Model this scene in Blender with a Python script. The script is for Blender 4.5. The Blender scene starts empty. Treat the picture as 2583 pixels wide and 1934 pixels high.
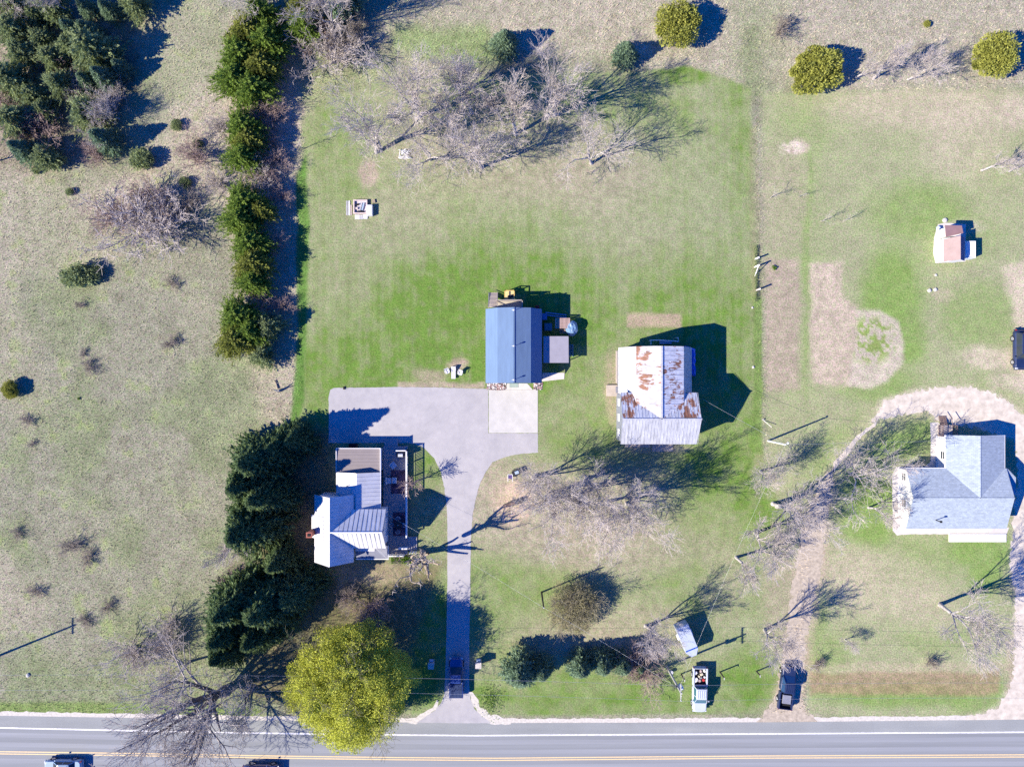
import bpy, math, random
import numpy as np
from mathutils import Vector, Matrix
from mathutils.geometry import tessellate_polygon

scene = bpy.context.scene
R = math.radians
# ---------------------------------------------------------------- camera, sky, sun, exposure
S, H, CX, CY = 0.054, 93.0, 1291.5, 967.0          # metres per photo pixel on the ground, camera height
cam_d = bpy.data.cameras.new('camera'); cam = bpy.data.objects.new('camera', cam_d)
scene.collection.objects.link(cam); scene.camera = cam
cam.location = (0, 0, H); cam.rotation_euler = (0, 0, 0)
cam_d.sensor_width = 36; cam_d.sensor_fit = 'HORIZONTAL'; cam_d.lens = 36 * H / (2583 * S)
cam_d.clip_end = 6000; cam_d.clip_start = 0.5
SUN_EL, SHADOW_AZ = 35.5, 22.0                      # shadows fall towards +x, 22 degrees up
world = bpy.data.worlds.new('World'); scene.world = world; world.use_nodes = True
wn = world.node_tree.nodes; wl = world.node_tree.links
sky = wn.new('ShaderNodeTexSky'); sky.sky_type = 'NISHITA'; sky.sun_disc = False
sky.sun_elevation = R(SUN_EL); sky.sun_rotation = R(270 - SHADOW_AZ)
sky.air_density = 1.0; sky.dust_density = 0.1; sky.ozone_density = 9.0; sky.altitude = 1500
bg = wn['Background']; bg.inputs['Strength'].default_value = 0.082
hsv = wn.new('ShaderNodeHueSaturation'); hsv.inputs['Saturation'].default_value = 1.3
wl.new(sky.outputs[0], hsv.inputs['Color']); tint = wn.new('ShaderNodeMix'); tint.data_type = 'RGBA'; tint.blend_type = 'MULTIPLY'; tint.inputs[0].default_value = 1.0
tint.inputs[7].default_value = (0.6, 0.95, 1.6, 1); wl.new(hsv.outputs[0], tint.inputs[6]); wl.new(tint.outputs[2], bg.inputs['Color'])
sd = bpy.data.lights.new('sun', 'SUN'); sun = bpy.data.objects.new('sun', sd)
scene.collection.objects.link(sun)
sd.energy = 4.8; sd.angle = R(0.5); sd.color = (1.0, 0.90, 0.735)
a, e = R(SHADOW_AZ), R(SUN_EL)
sun.rotation_euler = Vector((-math.cos(a) * math.cos(e), -math.sin(a) * math.cos(e), math.sin(e))).to_track_quat('Z', 'Y').to_euler()
sun.location = (-60, -30, 60)
scene.view_settings.view_transform = 'Standard'; scene.view_settings.look = 'None'
scene.view_settings.exposure = 1.0; scene.view_settings.gamma = 1.0
scene.view_settings.use_curve_mapping = False
scene.cycles.max_bounces = 5; scene.cycles.diffuse_bounces = 2; scene.cycles.transparent_max_bounces = 6
scene.cycles.use_denoising = False

def W(px, py, z=0.0):
    k = (H - z) / H
    return Vector(((px - CX) * S * k, (CY - py) * S * k, z))

# ---------------------------------------------------------------- object helpers
def link(o, parent=None):
    scene.collection.objects.link(o)
    if parent: o.parent = parent
    return o
def tag(o, label=None, cat=None, group=None, kind=None):
    if label: o['label'] = label
    if cat: o['category'] = cat
    if group: o['group'] = group
    if kind: o['kind'] = kind
    return o
def empty(name, loc, label, cat, group=None, rz=0):
    o = bpy.data.objects.new(name, None); o.location = loc; o.rotation_euler = (0, 0, rz)
    o.empty_display_size = 0.3
    return tag(link(o), label, cat, group)
def np_mesh(name, V, F, m, parent=None, smooth=False):
    """V (n,3) array, F (k,q) index array, all faces with q corners"""
    V = np.asarray(V, dtype=np.float32); F = np.asarray(F, dtype=np.int32)
    me = bpy.data.meshes.new(name)
    me.vertices.add(len(V)); me.vertices.foreach_set('co', V.ravel())
    k, q = F.shape
    me.loops.add(k * q); me.loops.foreach_set('vertex_index', F.ravel())
    me.polygons.add(k)
    me.polygons.foreach_set('loop_start', np.arange(0, k * q, q, dtype=np.int32))
    me.polygons.foreach_set('loop_total', np.full(k, q, dtype=np.int32))
    if smooth: me.polygons.foreach_set('use_smooth', np.ones(k, dtype=bool))
    me.update(calc_edges=True); me.validate()
    me.materials.append(m)
    return link(bpy.data.objects.new(name, me), parent)
class MB:
    def __init__(s): s.v = []; s.f = []; s.mi = []
    def add(s, vs, fs, mi=0):
        n = len(s.v); s.v += [tuple(v) for v in vs]
        for f in fs: s.f.append([i + n for i in f]); s.mi.append(mi)
        return s
    def box(s, c, size, rz=0, mi=0, ry=0, rx=0):
        x, y, z = [d / 2 for d in size]
        M = Matrix.Rotation(rz, 4, 'Z') @ Matrix.Rotation(ry, 4, 'Y') @ Matrix.Rotation(rx, 4, 'X')
        vs = [Vector(c) + M @ Vector((i * x, j * y, k * z)) for k in (-1, 1) for i, j in ((-1, -1), (1, -1), (1, 1), (-1, 1))]
        return s.add(vs, [(3, 2, 1, 0), (4, 5, 6, 7), (0, 1, 5, 4), (1, 2, 6, 5), (2, 3, 7, 6), (3, 0, 4, 7)], mi)
    def bb(s, x0, x1, y0, y1, z0, z1, mi=0):
        return s.box(((x0 + x1) / 2, (y0 + y1) / 2, (z0 + z1) / 2), (abs(x1 - x0), abs(y1 - y0), abs(z1 - z0)), 0, mi)
    def prism(s, pts, z0, z1, mi=0):
        """pts: xy polygon, counter clockwise"""
        n = len(pts)
        vs = [(p[0], p[1], z0) for p in pts] + [(p[0], p[1], z1) for p in pts]
        return s.add(vs, [tuple(range(n - 1, -1, -1)), tuple(range(n, 2 * n))] + [(i, (i + 1) % n, n + (i + 1) % n, n + i) for i in range(n)], mi)
    def loft(s, rings, mi=0, cap=True):
        n = len(rings[0]); vs = [p for r in rings for p in r]; fs = []
        for k in range(len(rings) - 1):
            for i in range(n):
                j = (i + 1) % n
                fs.append((k * n + i, k * n + j, (k + 1) * n + j, (k + 1) * n + i))
        if cap:
            fs.append(tuple(range(n - 1, -1, -1))); fs.append(tuple((len(rings) - 1) * n + i for i in range(n)))
        return s.add(vs, fs, mi)
    def slab(s, pts, t=0.08, mi=0):
        """3-D polygon given thickness t downwards"""
        pts = [Vector(p) for p in pts]; n = len(pts)
        nrm = Vector((0, 0, 0))
        for i in range(n): nrm += pts[i].cross(pts[(i + 1) % n])
        if nrm.z < 0: pts.reverse()
        vs = pts + [p - Vector((0, 0, t)) for p in pts]
        return s.add(vs, [tuple(range(n)), tuple(range(2 * n - 1, n - 1, -1))] + [(i, n + i, n + (i + 1) % n, (i + 1) % n) for i in range(n)], mi)
    def tube(s, pts, r, sides=8, mi=0):
        pts = [Vector(p) for p in pts]; rs = r if isinstance(r, (list, tuple)) else [r] * len(pts); rings = []
        for i, p in enumerate(pts):
            d = (pts[min(i + 1, len(pts) - 1)] - pts[max(i - 1, 0)]).normalized()
            u = d.cross(Vector((0, 0, 1)) if abs(d.z) < 0.95 else Vector((1, 0, 0))).normalized(); w = d.cross(u)
            rings.append([p + (u * math.cos(2 * math.pi * k / sides) + w * math.sin(2 * math.pi * k / sides)) * rs[i] for k in range(sides)])
        return s.loft(rings, mi)
    def rib(s, a, b, w=0.04, h=0.04, mi=0):
        a, b = Vector(a), Vector(b); d = (b - a); L = d.length; c = (a + b) / 2 + Vector((0, 0, h / 2))
        rz = math.atan2(d.y, d.x); ry = -math.atan2(d.z, math.hypot(d.x, d.y))
        return s.box(c, (L, w, h), rz, mi, ry)
    def build(s, name, m, parent=None, smooth=False, bevel=0):
        me = bpy.data.meshes.new(name); me.from_pydata([tuple(v) for v in s.v], [], s.f)
        for mm in (m if isinstance(m, (list, tuple)) else [m]): me.materials.append(mm)
        me.polygons.foreach_set('material_index', s.mi)
        if smooth: me.polygons.foreach_set('use_smooth', [True] * len(s.f))
        me.update()
        o = link(bpy.data.objects.new(name, me), parent)
        if bevel:
            b = o.modifiers.new('bevel', 'BEVEL'); b.width = bevel; b.segments = 2; b.limit_method = 'ANGLE'
        return o

# ---------------------------------------------------------------- materials
MATS = {}
def nod(m, t, **kw):
    n = m.node_tree.nodes.new(t)
    for k, v in kw.items(): setattr(n, k, v)
    return n
def noise_node(m, scale, detail=3, rough=0.6, vec=None, stretch=None):
    lk = m.node_tree.links
    tc = nod(m, 'ShaderNodeTexCoord'); n = nod(m, 'ShaderNodeTexNoise')
    n.inputs['Scale'].default_value = scale; n.inputs['Detail'].default_value = detail; n.inputs['Roughness'].default_value = rough
    if stretch:
        mp = nod(m, 'ShaderNodeMapping'); mp.inputs['Scale'].default_value = stretch
        lk.new(tc.outputs['Object'], mp.inputs[0]); lk.new(mp.outputs[0], n.inputs['Vector'])
    else: lk.new(tc.outputs['Object'], n.inputs['Vector'])
    return n.outputs['Fac']
def ramp(m, fac, stops):
    r = nod(m, 'ShaderNodeValToRGB'); els = r.color_ramp.elements
    while len(els) < len(stops): els.new(0.5)
    for el, (p, c) in zip(els, stops):
        el.position = p; el.color = (*c, 1) if len(c) == 3 else c
    m.node_tree.links.new(fac, r.inputs[0]); return r.outputs[0]
def mix(m, fac, a, b, mode='MIX'):
    n = nod(m, 'ShaderNodeMix', data_type='RGBA', blend_type=mode); lk = m.node_tree.links
    for sock, v in ((0, fac), (6, a), (7, b)):
        if isinstance(v, (int, float)): n.inputs[sock].default_value = v
        elif isinstance(v, tuple): n.inputs[sock].default_value = (*v, 1)
        else: lk.new(v, n.inputs[sock])
    return n.outputs[2]
def bump(m, fac, strength=0.3, dist=0.05):
    b = nod(m, 'ShaderNodeBump'); b.inputs['Strength'].default_value = strength; b.inputs['Distance'].default_value = dist
    m.node_tree.links.new(fac, b.inputs['Height'])
    m.node_tree.links.new(b.outputs[0], m.node_tree.nodes['Principled BSDF'].inputs['Normal'])
def new_mat(name, rough=0.8, metal=0.0, spec=0.3):
    m = bpy.data.materials.new(name); m.use_nodes = True
    p = m.node_tree.nodes['Principled BSDF']
    p.inputs['Roughness'].default_value = rough; p.inputs['Metallic'].default_value = metal
    p.inputs['Specular IOR Level'].default_value = spec
    return m, p
def mat(name, col, var=0.15, scale=3.0, rough=0.8, metal=0.0, spec=0.3, stretch=None, col2=None, bmp=0.0, detail=3, coat=0):
    """plain colour broken up by procedural noise"""
    if name in MATS: return MATS[name]
    m, p = new_mat(name, rough, metal, spec)
    f = noise_node(m, scale, detail, 0.65, stretch=stretch)
    lo = tuple(c * (1 - var) for c in col); hi = tuple(min(1, c * (1 + var)) for c in (col2 or col))
    c = ramp(m, f, [(0.3, lo), (0.7, hi)])
    m.node_tree.links.new(c, p.inputs['Base Color'])
    if bmp: bump(m, f, bmp)
    if coat: p.inputs['Coat Weight'].default_value = coat; p.inputs['Coat Roughness'].default_value = 0.12
    MATS[name] = m; return m

def foliage_mat(name, dark, light, tip=None, scale=1.3):
    if name in MATS: return MATS[name]
    m, p = new_mat(name, 0.65, 0, 0.2)
    f = noise_node(m, scale, 4, 0.7); g = noise_node(m, scale * 9, 2, 0.6)
    c = ramp(m, f, [(0.3, dark), (0.62, light)] + ([(0.8, tip)] if tip else []))
    v = ramp(m, g, [(0.3, (0.65, 0.65, 0.65)), (0.7, (1.3, 1.3, 1.3))])
    cc = mix(m, 1.0, c, v, 'MULTIPLY'); lk = m.node_tree.links
    lk.new(cc, p.inputs['Base Color'])
    tr = nod(m, 'ShaderNodeBsdfTranslucent'); lk.new(cc, tr.inputs['Color'])
    ms = nod(m, 'ShaderNodeMixShader'); ms.inputs[0].default_value = 0.35
    lk.new(p.outputs[0], ms.inputs[1]); lk.new(tr.outputs[0], ms.inputs[2]); lk.new(ms.outputs[0], m.node_tree.nodes['Material Output'].inputs['Surface'])
    MATS[name] = m; return m

M_pine = foliage_mat('pine needles', (0.103, 0.172, 0.034), (0.287, 0.414, 0.075), (0.460, 0.575, 0.127))
M_pine2 = foliage_mat('olive pine needles', (0.143, 0.165, 0.039), (0.363, 0.407, 0.088), (0.528, 0.550, 0.165))
M_spruce = foliage_mat('spruce needles', (0.12, 0.19, 0.12), (0.28, 0.40, 0.25), (0.42, 0.55, 0.38))
M_darkspruce = foliage_mat('dark spruce needles', (0.065, 0.111, 0.052), (0.208, 0.299, 0.124), (0.442, 0.572, 0.221))
M_mixgreen = foliage_mat('mixed evergreen needles', (0.161, 0.207, 0.103), (0.356, 0.437, 0.207), (0.506, 0.575, 0.299))
M_juniper = foliage_mat('juniper foliage', (0.209, 0.227, 0.038), (0.454, 0.473, 0.113), (0.587, 0.549, 0.189))
M_maple = foliage_mat('spring leaves', (0.391, 0.425, 0.057), (0.644, 0.678, 0.103), (0.828, 0.839, 0.207), 0.5)
M_bushleaf = foliage_mat('olive bush leaves', (0.26, 0.25, 0.13), (0.42, 0.39, 0.23), (0.54, 0.50, 0.33))
M_barkpale = mat('pale bark', (0.27, 0.245, 0.225), 0.3, 2.5, 0.9, col2=(0.50, 0.47, 0.45))
M_twigpale = mat('pale twigs', (0.52, 0.465, 0.43), 0.2, 1.5, 0.9)
M_twigpink = mat('pinkish twigs', (0.38, 0.29, 0.26), 0.2, 1.5, 0.9)
M_barkdark = mat('dark bark', (0.14, 0.11, 0.09), 0.35, 3, 0.95)
M_barktan = mat('weathered bark', (0.33, 0.27, 0.2), 0.3, 3, 0.95)
M_green_lf = foliage_mat('fresh green leaves', (0.10, 0.20, 0.02), (0.2, 0.36, 0.05), (0.3, 0.45, 0.08))

# ---------------------------------------------------------------- numpy noise
def vnoise(X, Y, cell, seed):
    r = np.random.RandomState(seed); g = r.rand(256, 256)
    u = X / cell; v = Y / cell
    iu = np.floor(u).astype(int); iv = np.floor(v).astype(int); fu = u - iu; fv = v - iv
    fu = fu * fu * (3 - 2 * fu); fv = fv * fv * (3 - 2 * fv)
    a = g[iu % 256, iv % 256]; b = g[(iu + 1) % 256, iv % 256]; c = g[iu % 256, (iv + 1) % 256]; d = g[(iu + 1) % 256, (iv + 1) % 256]
    return (a * (1 - fu) + b * fu) * (1 - fv) + (c * (1 - fu) + d * fu) * fv
def fbm(X, Y, cell, seed, octv=4):
    t = 0; amp = 1; s = 0
    for k in range(octv):
        t = t + amp * vnoise(X, Y, cell / 2 ** k, seed + k); s += amp; amp *= 0.55
    return t / s
# ================================================================ SETTING: ground, road, drives
DS = 2583 / 2212.0
LOOP = [(2196, 1068), (2215, 1045), (2225, 1012), (2265, 1000), (2310, 985), (2380, 976), (2450, 976), (2500, 990), (2545, 1015), (2583, 1050), (2640, 1110), (2680, 1250), (2680, 1700), (2700, 1826),
     (2405, 1826), (2440, 1808), (2490, 1795), (2520, 1780), (2545, 1740), (2557, 1690), (2560, 1600), (2562, 1500), (2554, 1460), (2548, 1420), (2556, 1300), (2570, 1200), (2560, 1110), (2450, 1075),
     (2353, 1062), (2352, 1040), (2340, 1036), (2290, 1042), (2240, 1052), (2210, 1062)]
TRACK = [(1905, 1826), (1925, 1805), (1948, 1770), (1962, 1720), (1976, 1650), (1990, 1560), (1999, 1480), (2010, 1400), (2024, 1330), (2045, 1270), (2066, 1225), (2082, 1200), (2102, 1180),
     (2100, 1215), (2092, 1260), (2084, 1300), (2080, 1340), (2074, 1420), (2056, 1500), (2036, 1600), (2028, 1680), (2022, 1760), (2030, 1795), (2060, 1812), (2060, 1826)]
def build_ground():
    # regular grid over the photographed area and a margin; coordinates X, Y in 2212-wide photo units
    step = 4.3
    xs = np.arange(-330, 2545, step); ys = np.arange(-330, 1990, step)
    X, Y = np.meshgrid(xs, ys, indexing='ij')
    wx = (fbm(X, Y, 60, 11) - 0.5); wy = (fbm(X, Y, 60, 12) - 0.5)
    def ss(t): t = np.clip(t, 0, 1); return t * t * (3 - 2 * t)
    def poly(pts, soft=8, wob=12):
        x = X + wx * wob * 2; y = Y + wy * wob * 2
        d = np.full(X.shape, 1e9); inside = np.zeros(X.shape, bool); n = len(pts)
        for i in range(n):
            ax, ay = pts[i]; bx, by = pts[(i + 1) % n]
            ex, ey = bx - ax, by - ay
            t = np.clip(((x - ax) * ex + (y - ay) * ey) / (ex * ex + ey * ey + 1e-9), 0, 1)
            d = np.minimum(d, np.hypot(x - ax - t * ex, y - ay - t * ey))
            c = ((ay > y) != (by > y)) & (x < ex * (y - ay) / (ey if abs(ey) > 1e-9 else 1e-9) + ax)
            inside ^= c
        return ss(np.where(inside, d, -d) / (2 * soft) + 0.5)
    def rect(x0, x1, y0, y1, soft=10, wob=10): return poly([(x0, y0), (x1, y0), (x1, y1), (x0, y1)], soft, wob)
    def ell(cx, cy, rx, ry, soft=0.5, wob=10):
        x = X + wx * wob * 2; y = Y + wy * wob * 2
        return ss((1 + soft / 2 - np.hypot((x - cx) / rx, (y - cy) / ry)) / soft)
    n1 = fbm(X, Y, 90, 1); n2 = fbm(X, Y, 28, 2); n3 = fbm(X, Y, 9, 3, 3); n4 = fbm(X, Y, 220, 4)
    C = np.zeros(X.shape + (3,)); T = np.zeros(X.shape)      # colour, coarseness of the grass
    def lay(m, col, var=0.0, noise=None):
        nonlocal C
        c = np.array(col)[None, None, :] * (1 + var * ((noise if noise is not None else n2) - 0.5) * 2)[..., None]
        C = C * (1 - m[..., None]) + c * m[..., None]
    ones = np.ones(X.shape)
    FIELD = (0.258, 0.258, 0.190); FGREEN = (0.192, 0.230, 0.118); TAN = (0.36, 0.330, 0.255)
    GREEN = (0.140, 0.222, 0.050); RICH = (0.105, 0.205, 0.032); SAGE = (0.270, 0.295, 0.165); PINK = (0.37, 0.30, 0.25)
    lay(ones, FIELD, 0.28)
    lay(ss((0.42 - n3) / 0.12) * 0.35, (0.16, 0.15, 0.10), 0.3)
    trail = np.abs((X - 560 - 60 * np.sin(Y / 170.0)) + wx * 60); lay(np.exp(-(trail / 9) ** 2) * 0.3, (0.36, 0.32, 0.25), 0.2)
    lay(ss((n1 - 0.42) / 0.25) * 0.6, FGREEN, 0.3)
    lay(ss((n4 - 0.52) / 0.2) * 0.55, TAN, 0.3, n3)
    T += 1.0
    # pale sedge corridor and pinkish brush ground, upper left
    lay(poly([(280, 0), (480, 0), (470, 120), (440, 230), (350, 330), (180, 420), (60, 470), (240, 330), (330, 180)], 30, 30) * 0.6, (0.31, 0.31, 0.22), 0.2)
    lay(poly([(420, 200), (660, 180), (640, 420), (600, 460), (420, 440), (280, 500), (180, 430), (330, 320)], 30, 30) * 0.7, (0.40, 0.355, 0.295), 0.35, n3)
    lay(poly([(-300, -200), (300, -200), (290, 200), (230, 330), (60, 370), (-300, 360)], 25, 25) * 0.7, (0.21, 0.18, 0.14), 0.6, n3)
    lay(poly([(500, 40), (650, 30), (650, 850), (600, 940), (560, 900), (500, 500)], 20, 15) * 0.45, (0.42, 0.36, 0.29), 0.35, n3)
    lay(poly([(650, 180), (820, 130), (840, 170), (700, 240), (660, 330)], 14, 12) * 0.6, SAGE, 0.3)
    lay(poly([(840, 60), (1050, 60), (1060, 130), (840, 120)], 20, 25) * 0.8, (0.20, 0.27, 0.11), 0.4, n3)
    # dry brush field top middle and top right
    lay(poly([(1000, -200), (1620, -200), (1600, 180), (1480, 150), (1080, 110)], 30, 30) * 0.8, (0.355, 0.325, 0.255), 0.35, n3)
    lay(poly([(1620, -300), (2500, -300), (2500, 190), (1840, 200), (1640, 170)], 20, 20) * 0.85, (0.34, 0.315, 0.25), 0.3, n3)
    lay(ell(1640, 60, 60, 140, 1.4, 30) * 0.4, FGREEN, 0.3, n3)
    # weedy margin between field and pines, field green flecks
    lay(ss((n2 - 0.62) / 0.15) * ss((600 - X) / 300) * 0.5, (0.20, 0.25, 0.09), 0.3)
    lay(poly([(0, 1420), (130, 1430), (420, 1400), (700, 1340), (760, 1520), (0, 1520)], 30, 30) * 0.55, FGREEN, 0.4, n3)
    # ---- mown lawn
    lawn = poly([(652, 255), (700, 215), (820, 175), (1450, 150), (1480, 140), (1560, 165), (1622, 190), (1632, 500), (1632, 840), (1652, 1000), (1735, 1045), (1725, 1200), (1712, 1330), (1690, 1480), (1655, 1540), (1020, 1545), (700, 1540), (640, 1300), (715, 940), (625, 930), (650, 830), (652, 500)], 5, 3)
    T *= 1 - lawn * 0.8
    lay(lawn, (0.262, 0.290, 0.165), 0.16, n3)
    g = np.zeros(X.shape)
    for cx, cy, rx, ry, w in [(1050, 700, 320, 190, .95), (1000, 640, 130, 90, .3), (760, 800, 150, 100, .9), (900, 590, 240, 70, .45), (1500, 700, 160, 160, .8),
                              (1450, 590, 210, 60, .5), (1570, 900, 80, 140, .8), (1590, 250, 45, 150, .5), (1480, 160, 70, 26, .9), (1250, 250, 320, 90, .35),
                              (1060, 820, 130, 60, .9), (1260, 950, 90, 90, .6), (1560, 1000, 110, 80, .9), (1500, 1150, 120, 130, .6), (1330, 930, 90, 80, .5),
                              (930, 1060, 50, 120, .7), (940, 1380, 60, 140, .8), (1080, 1300, 160, 110, .55), (1300, 1500, 420, 55, .7), (1620, 1470, 60, 70, .9),
                              (1130, 1230, 120, 60, .5), (1650, 1080, 80, 80, .9), (1480, 1330, 100, 60, .5), (730, 330, 70, 170, .4), (690, 900, 40, 90, .8),
                              (1180, 1210, 60, 40, .4), (1540, 1300, 90, 60, .35), (1600, 400, 40, 200, .35)]:
        g = np.maximum(g, w * ell(cx, cy, rx, ry, 1.1, 14))
    stripe = 0.5 + 0.3 * np.sin(X / 9.0 + wx * 4) + .35 * np.sin(X / 2.7 + wx * 5)
    n5 = fbm(X, Y, 16, 15, 2)
    g = g + (n2 - 0.5) * 0.75 + (stripe - 0.5) * 0.26 * (Y < 830) + (n3 - 0.5) * 0.6 * (0.3 + g) + (n5 - .5) * .4
    hs = 0.5 + 0.5 * np.sin(Y / 7.0 + wy * 4)
    g = g + (hs - 0.5) * 0.16 * (Y > 1380)
    lay(lawn * np.clip(g, 0, 1) * 0.95, GREEN, 0.18, n3)
    lay(lawn * np.clip(g - 0.75, 0, .35) * 1.6, RICH, 0.25, n3)
    for cx, cy, rx, ry, w in [(1150, 330, 260, 90, .75), (900, 250, 70, 110, .5), (1290, 400, 120, 60, .6), (1180, 1100, 270, 95, 1.0), (1300, 1180, 220, 60, .85), (1350, 520, 130, 60, .25),
                              (1380, 1360, 110, 55, .75), (1190, 1370, 90, 55, .5), (850, 480, 120, 80, .35), (760, 600, 60, 50, .3), (1250, 1380, 120, 40, .5),
                              (1560, 1240, 50, 120, .5), (1690, 1180, 40, 60, .3), (1640, 1010, 14, 60, .35)]:
        lay(lawn * w * ell(cx, cy, rx, ry, 0.9, 22) * 0.8, (0.325, 0.295, 0.225), 0.35, n3)
    lay(ell(795, 372, 22, 28, 0.7) * 0.8, PINK, 0.2); lay(rect(1355, 1472, 677, 708, 3, 4) * 0.9, (0.37, 0.30, 0.225), 0.15)
    lay(ell(985, 788, 22, 12, .9) * 0.9, (0.36, 0.29, 0.235), 0.3, n3); lay(ell(930, 812, 34, 14, 1.1) * 0.65, (0.36, 0.29, 0.235), 0.3, n3)
    lay(rect(860, 1045, 824, 836, 3, 8) * 0.8, (0.38, 0.31, 0.25), 0.3, n3)
    lay(ell(1105, 1085, 42, 48, 0.8) * 0.9, (0.48, 0.38, 0.29), 0.3, n3)
    lay(ell(1060, 1030, 40, 60, 0.9) * 0.5, (0.34, 0.295, 0.22), 0.3, n3)
    # worn soil by the barn, shade soil near house
    lay(ell(1325, 840, 16, 80, 0.8) * 0.6, (0.36, 0.30, 0.22), 0.2); lay(ell(1420, 965, 70, 12, 0.9) * 0.6, (0.40, 0.35, 0.28), 0.2)
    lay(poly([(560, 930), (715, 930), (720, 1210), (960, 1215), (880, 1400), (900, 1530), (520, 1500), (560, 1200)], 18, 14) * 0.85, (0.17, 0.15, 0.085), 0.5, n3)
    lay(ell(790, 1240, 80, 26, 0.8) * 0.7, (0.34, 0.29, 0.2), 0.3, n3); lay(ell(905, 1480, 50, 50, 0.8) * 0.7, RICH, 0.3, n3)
    # rich strip of uncut grass along the west lawn edge
    lay(poly([(640, 380), (664, 330), (668, 560), (663, 700), (658, 860), (640, 920), (622, 930), (634, 860), (644, 700), (640, 560)], 4, 5) * 0.9, (0.10, 0.21, 0.04), 0.4, n3)
    # fence line strip
    lay(poly([(1618, 280), (1634, 270), (1644, 560), (1648, 980), (1655, 1000), (1630, 1010), (1620, 600)], 3, 3) * 0.55, (0.22, 0.23, 0.12), 0.5, n3)
    lay(lawn * ell(1690, 1290, 40, 120, .9, 14) * .6, (0.32, 0.285, 0.21), .25, n3)
    lay(rect(1626, 1646, 640, 980, 4, 4) * 0.75, (0.13, 0.22, 0.05), 0.3, n3)
    # ---- eastern lot
    east = poly([(1645, 200), (1840, 195), (2500, 190), (2500, 1560), (1745, 1545), (1730, 1400), (1745, 1200), (1660, 1040), (1650, 700)], 10, 10)
    T *= 1 - east * 0.7
    lay(east, (0.295, 0.315, 0.185), 0.15)
    ge = np.zeros(X.shape)
    for cx, cy, rx, ry, w in [(1930, 640, 70, 110, 1.0), (1960, 720, 45, 70, .9), (1990, 460, 110, 70, .7), (1745, 560, 9, 300, .6), (2110, 680, 80, 70, .6), (1730, 290, 60, 60, .35),
                              (1900, 830, 90, 40, .7), (1940, 930, 90, 60, .9), (1860, 960, 60, 50, .6), (1800, 1000, 60, 60, .5), (2050, 520, 110, 50, .4),
                              (1880, 1100, 70, 110, .9), (2120, 1190, 90, 40, .9), (2130, 1230, 40, 60, .9), (1960, 1210, 140, 50, .45), (1960, 1500, 210, 26, .9),
                              (1760, 1340, 30, 80, .6), (1790, 1430, 50, 60, .5), (2110, 1500, 80, 40, .7), (2020, 1380, 80, 30, .4), (1730, 560, 60, 280, .25), (2120, 330, 60, 60, .3), (2150, 880, 60, 60, .6)]:
        ge = np.maximum(ge, w * ell(cx, cy, rx, ry, 1.0, 12))
    ge = ge + (n2 - 0.5) * 0.5
    lay(east * np.clip(ge, 0, 1) * 0.9, (0.175, 0.275, 0.07), 0.2, n3)
    for cx, cy, rx, ry, w in [(2000, 230, 200, 50, .6), (2080, 300, 90, 90, .55), (2190, 240, 30, 40, .8), (1720, 320, 26, 16, 1), (1900, 1260, 120, 70, .45), (1840, 1230, 60, 60, .4), (2010, 1320, 60, 60, .3)]:
        lay(east * w * ell(cx, cy, rx, ry, 0.8, 12), (0.43, 0.38, 0.29), 0.2, n3)
    lay(rect(1652, 1728, 560, 842, 8, 6) * 0.8, (0.35, 0.29, 0.235), 0.3, n3)
    lay(ell(1690, 430, 50, 140, .8) * 0.35, (0.35, 0.29, 0.235), 0.3, n3)
    lay(poly([(1752, 570), (1820, 565), (1818, 640), (1852, 660), (1850, 830), (1760, 828), (1748, 700)], 8, 8) * 0.85, (0.44, 0.37, 0.30), 0.3, n3)
    rnd = poly([(1850, 668), (1900, 668), (1940, 695), (1953, 740), (1945, 790), (1915, 825), (1880, 836), (1830, 830), (1845, 760)], 6, 8)
    lay(rnd * 0.9, (0.46, 0.41, 0.34), 0.3, n3)
    lay(rnd * ell(1880, 735, 52, 52, .6) * ss((n3 - 0.42) / 0.12) * 0.9, (0.19, 0.28, 0.06), 0.3)
    lay(ell(1710, 318, 26, 16, 0.9, 14) * ss((n3 - 0.4) / 0.15), (0.5, 0.45, 0.37), 0.2)
    lay(poly([(2165, 580), (2400, 520), (2400, 900), (2190, 850), (2196, 720)], 14, 14) * 0.75, (0.50, 0.43, 0.345), 0.2)
    lay(ell(2145, 775, 70, 26, 0.8, 20) * 0.7, (0.48, 0.42, 0.33), 0.3, n3)
    lay(ell(2170, 830, 40, 20, 0.8, 20) * 0.6, (0.48, 0.42, 0.33), 0.3, n3)
    lay(ell(2040, 640, 22, 18, .8) * .4, PINK, .2)
    lay(ell(2080, 490, 42, 18, 0.8, 12) * 0.5, (0.44, 0.40, 0.33), 0.3, n3)
    # faint dirt trace and worn ground round the sandy loop
    lay(poly([(1880, 880), (1960, 845), (2100, 830), (2200, 860), (2400, 1000), (2200, 950), (2080, 895), (1960, 915), (1870, 970), (1790, 1060), (1760, 1050), (1840, 930)], 14, 14) * 0.5, (0.42, 0.38, 0.27), 0.2, n3)
    lay(poly([(1735, 1150), (1745, 1100), (1780, 1040), (1805, 1020), (1800, 1060), (1790, 1120), (1785, 1240), (1765, 1330), (1745, 1480), (1690, 1480), (1700, 1340), (1718, 1220)], 10, 8) * 0.6, (0.42, 0.345, 0.27), 0.3, n3)
    lay(poly([(x / DS, y / DS) for x, y in LOOP], 9, 7) * 0.8 * (0.6 + 0.8 * n3), (0.50, 0.455, 0.37), 0.25, n3)
    lay(poly([(x / DS, y / DS) for x, y in TRACK], 9, 7) * 0.75, (0.38, 0.33, 0.26), 0.3, n3)
    # leaf litter strip beside the road
    lay(rect(1745, 2160, 1452, 1500, 6, 8) * 0.65, (0.30, 0.205, 0.14), 0.4, n3)
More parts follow.
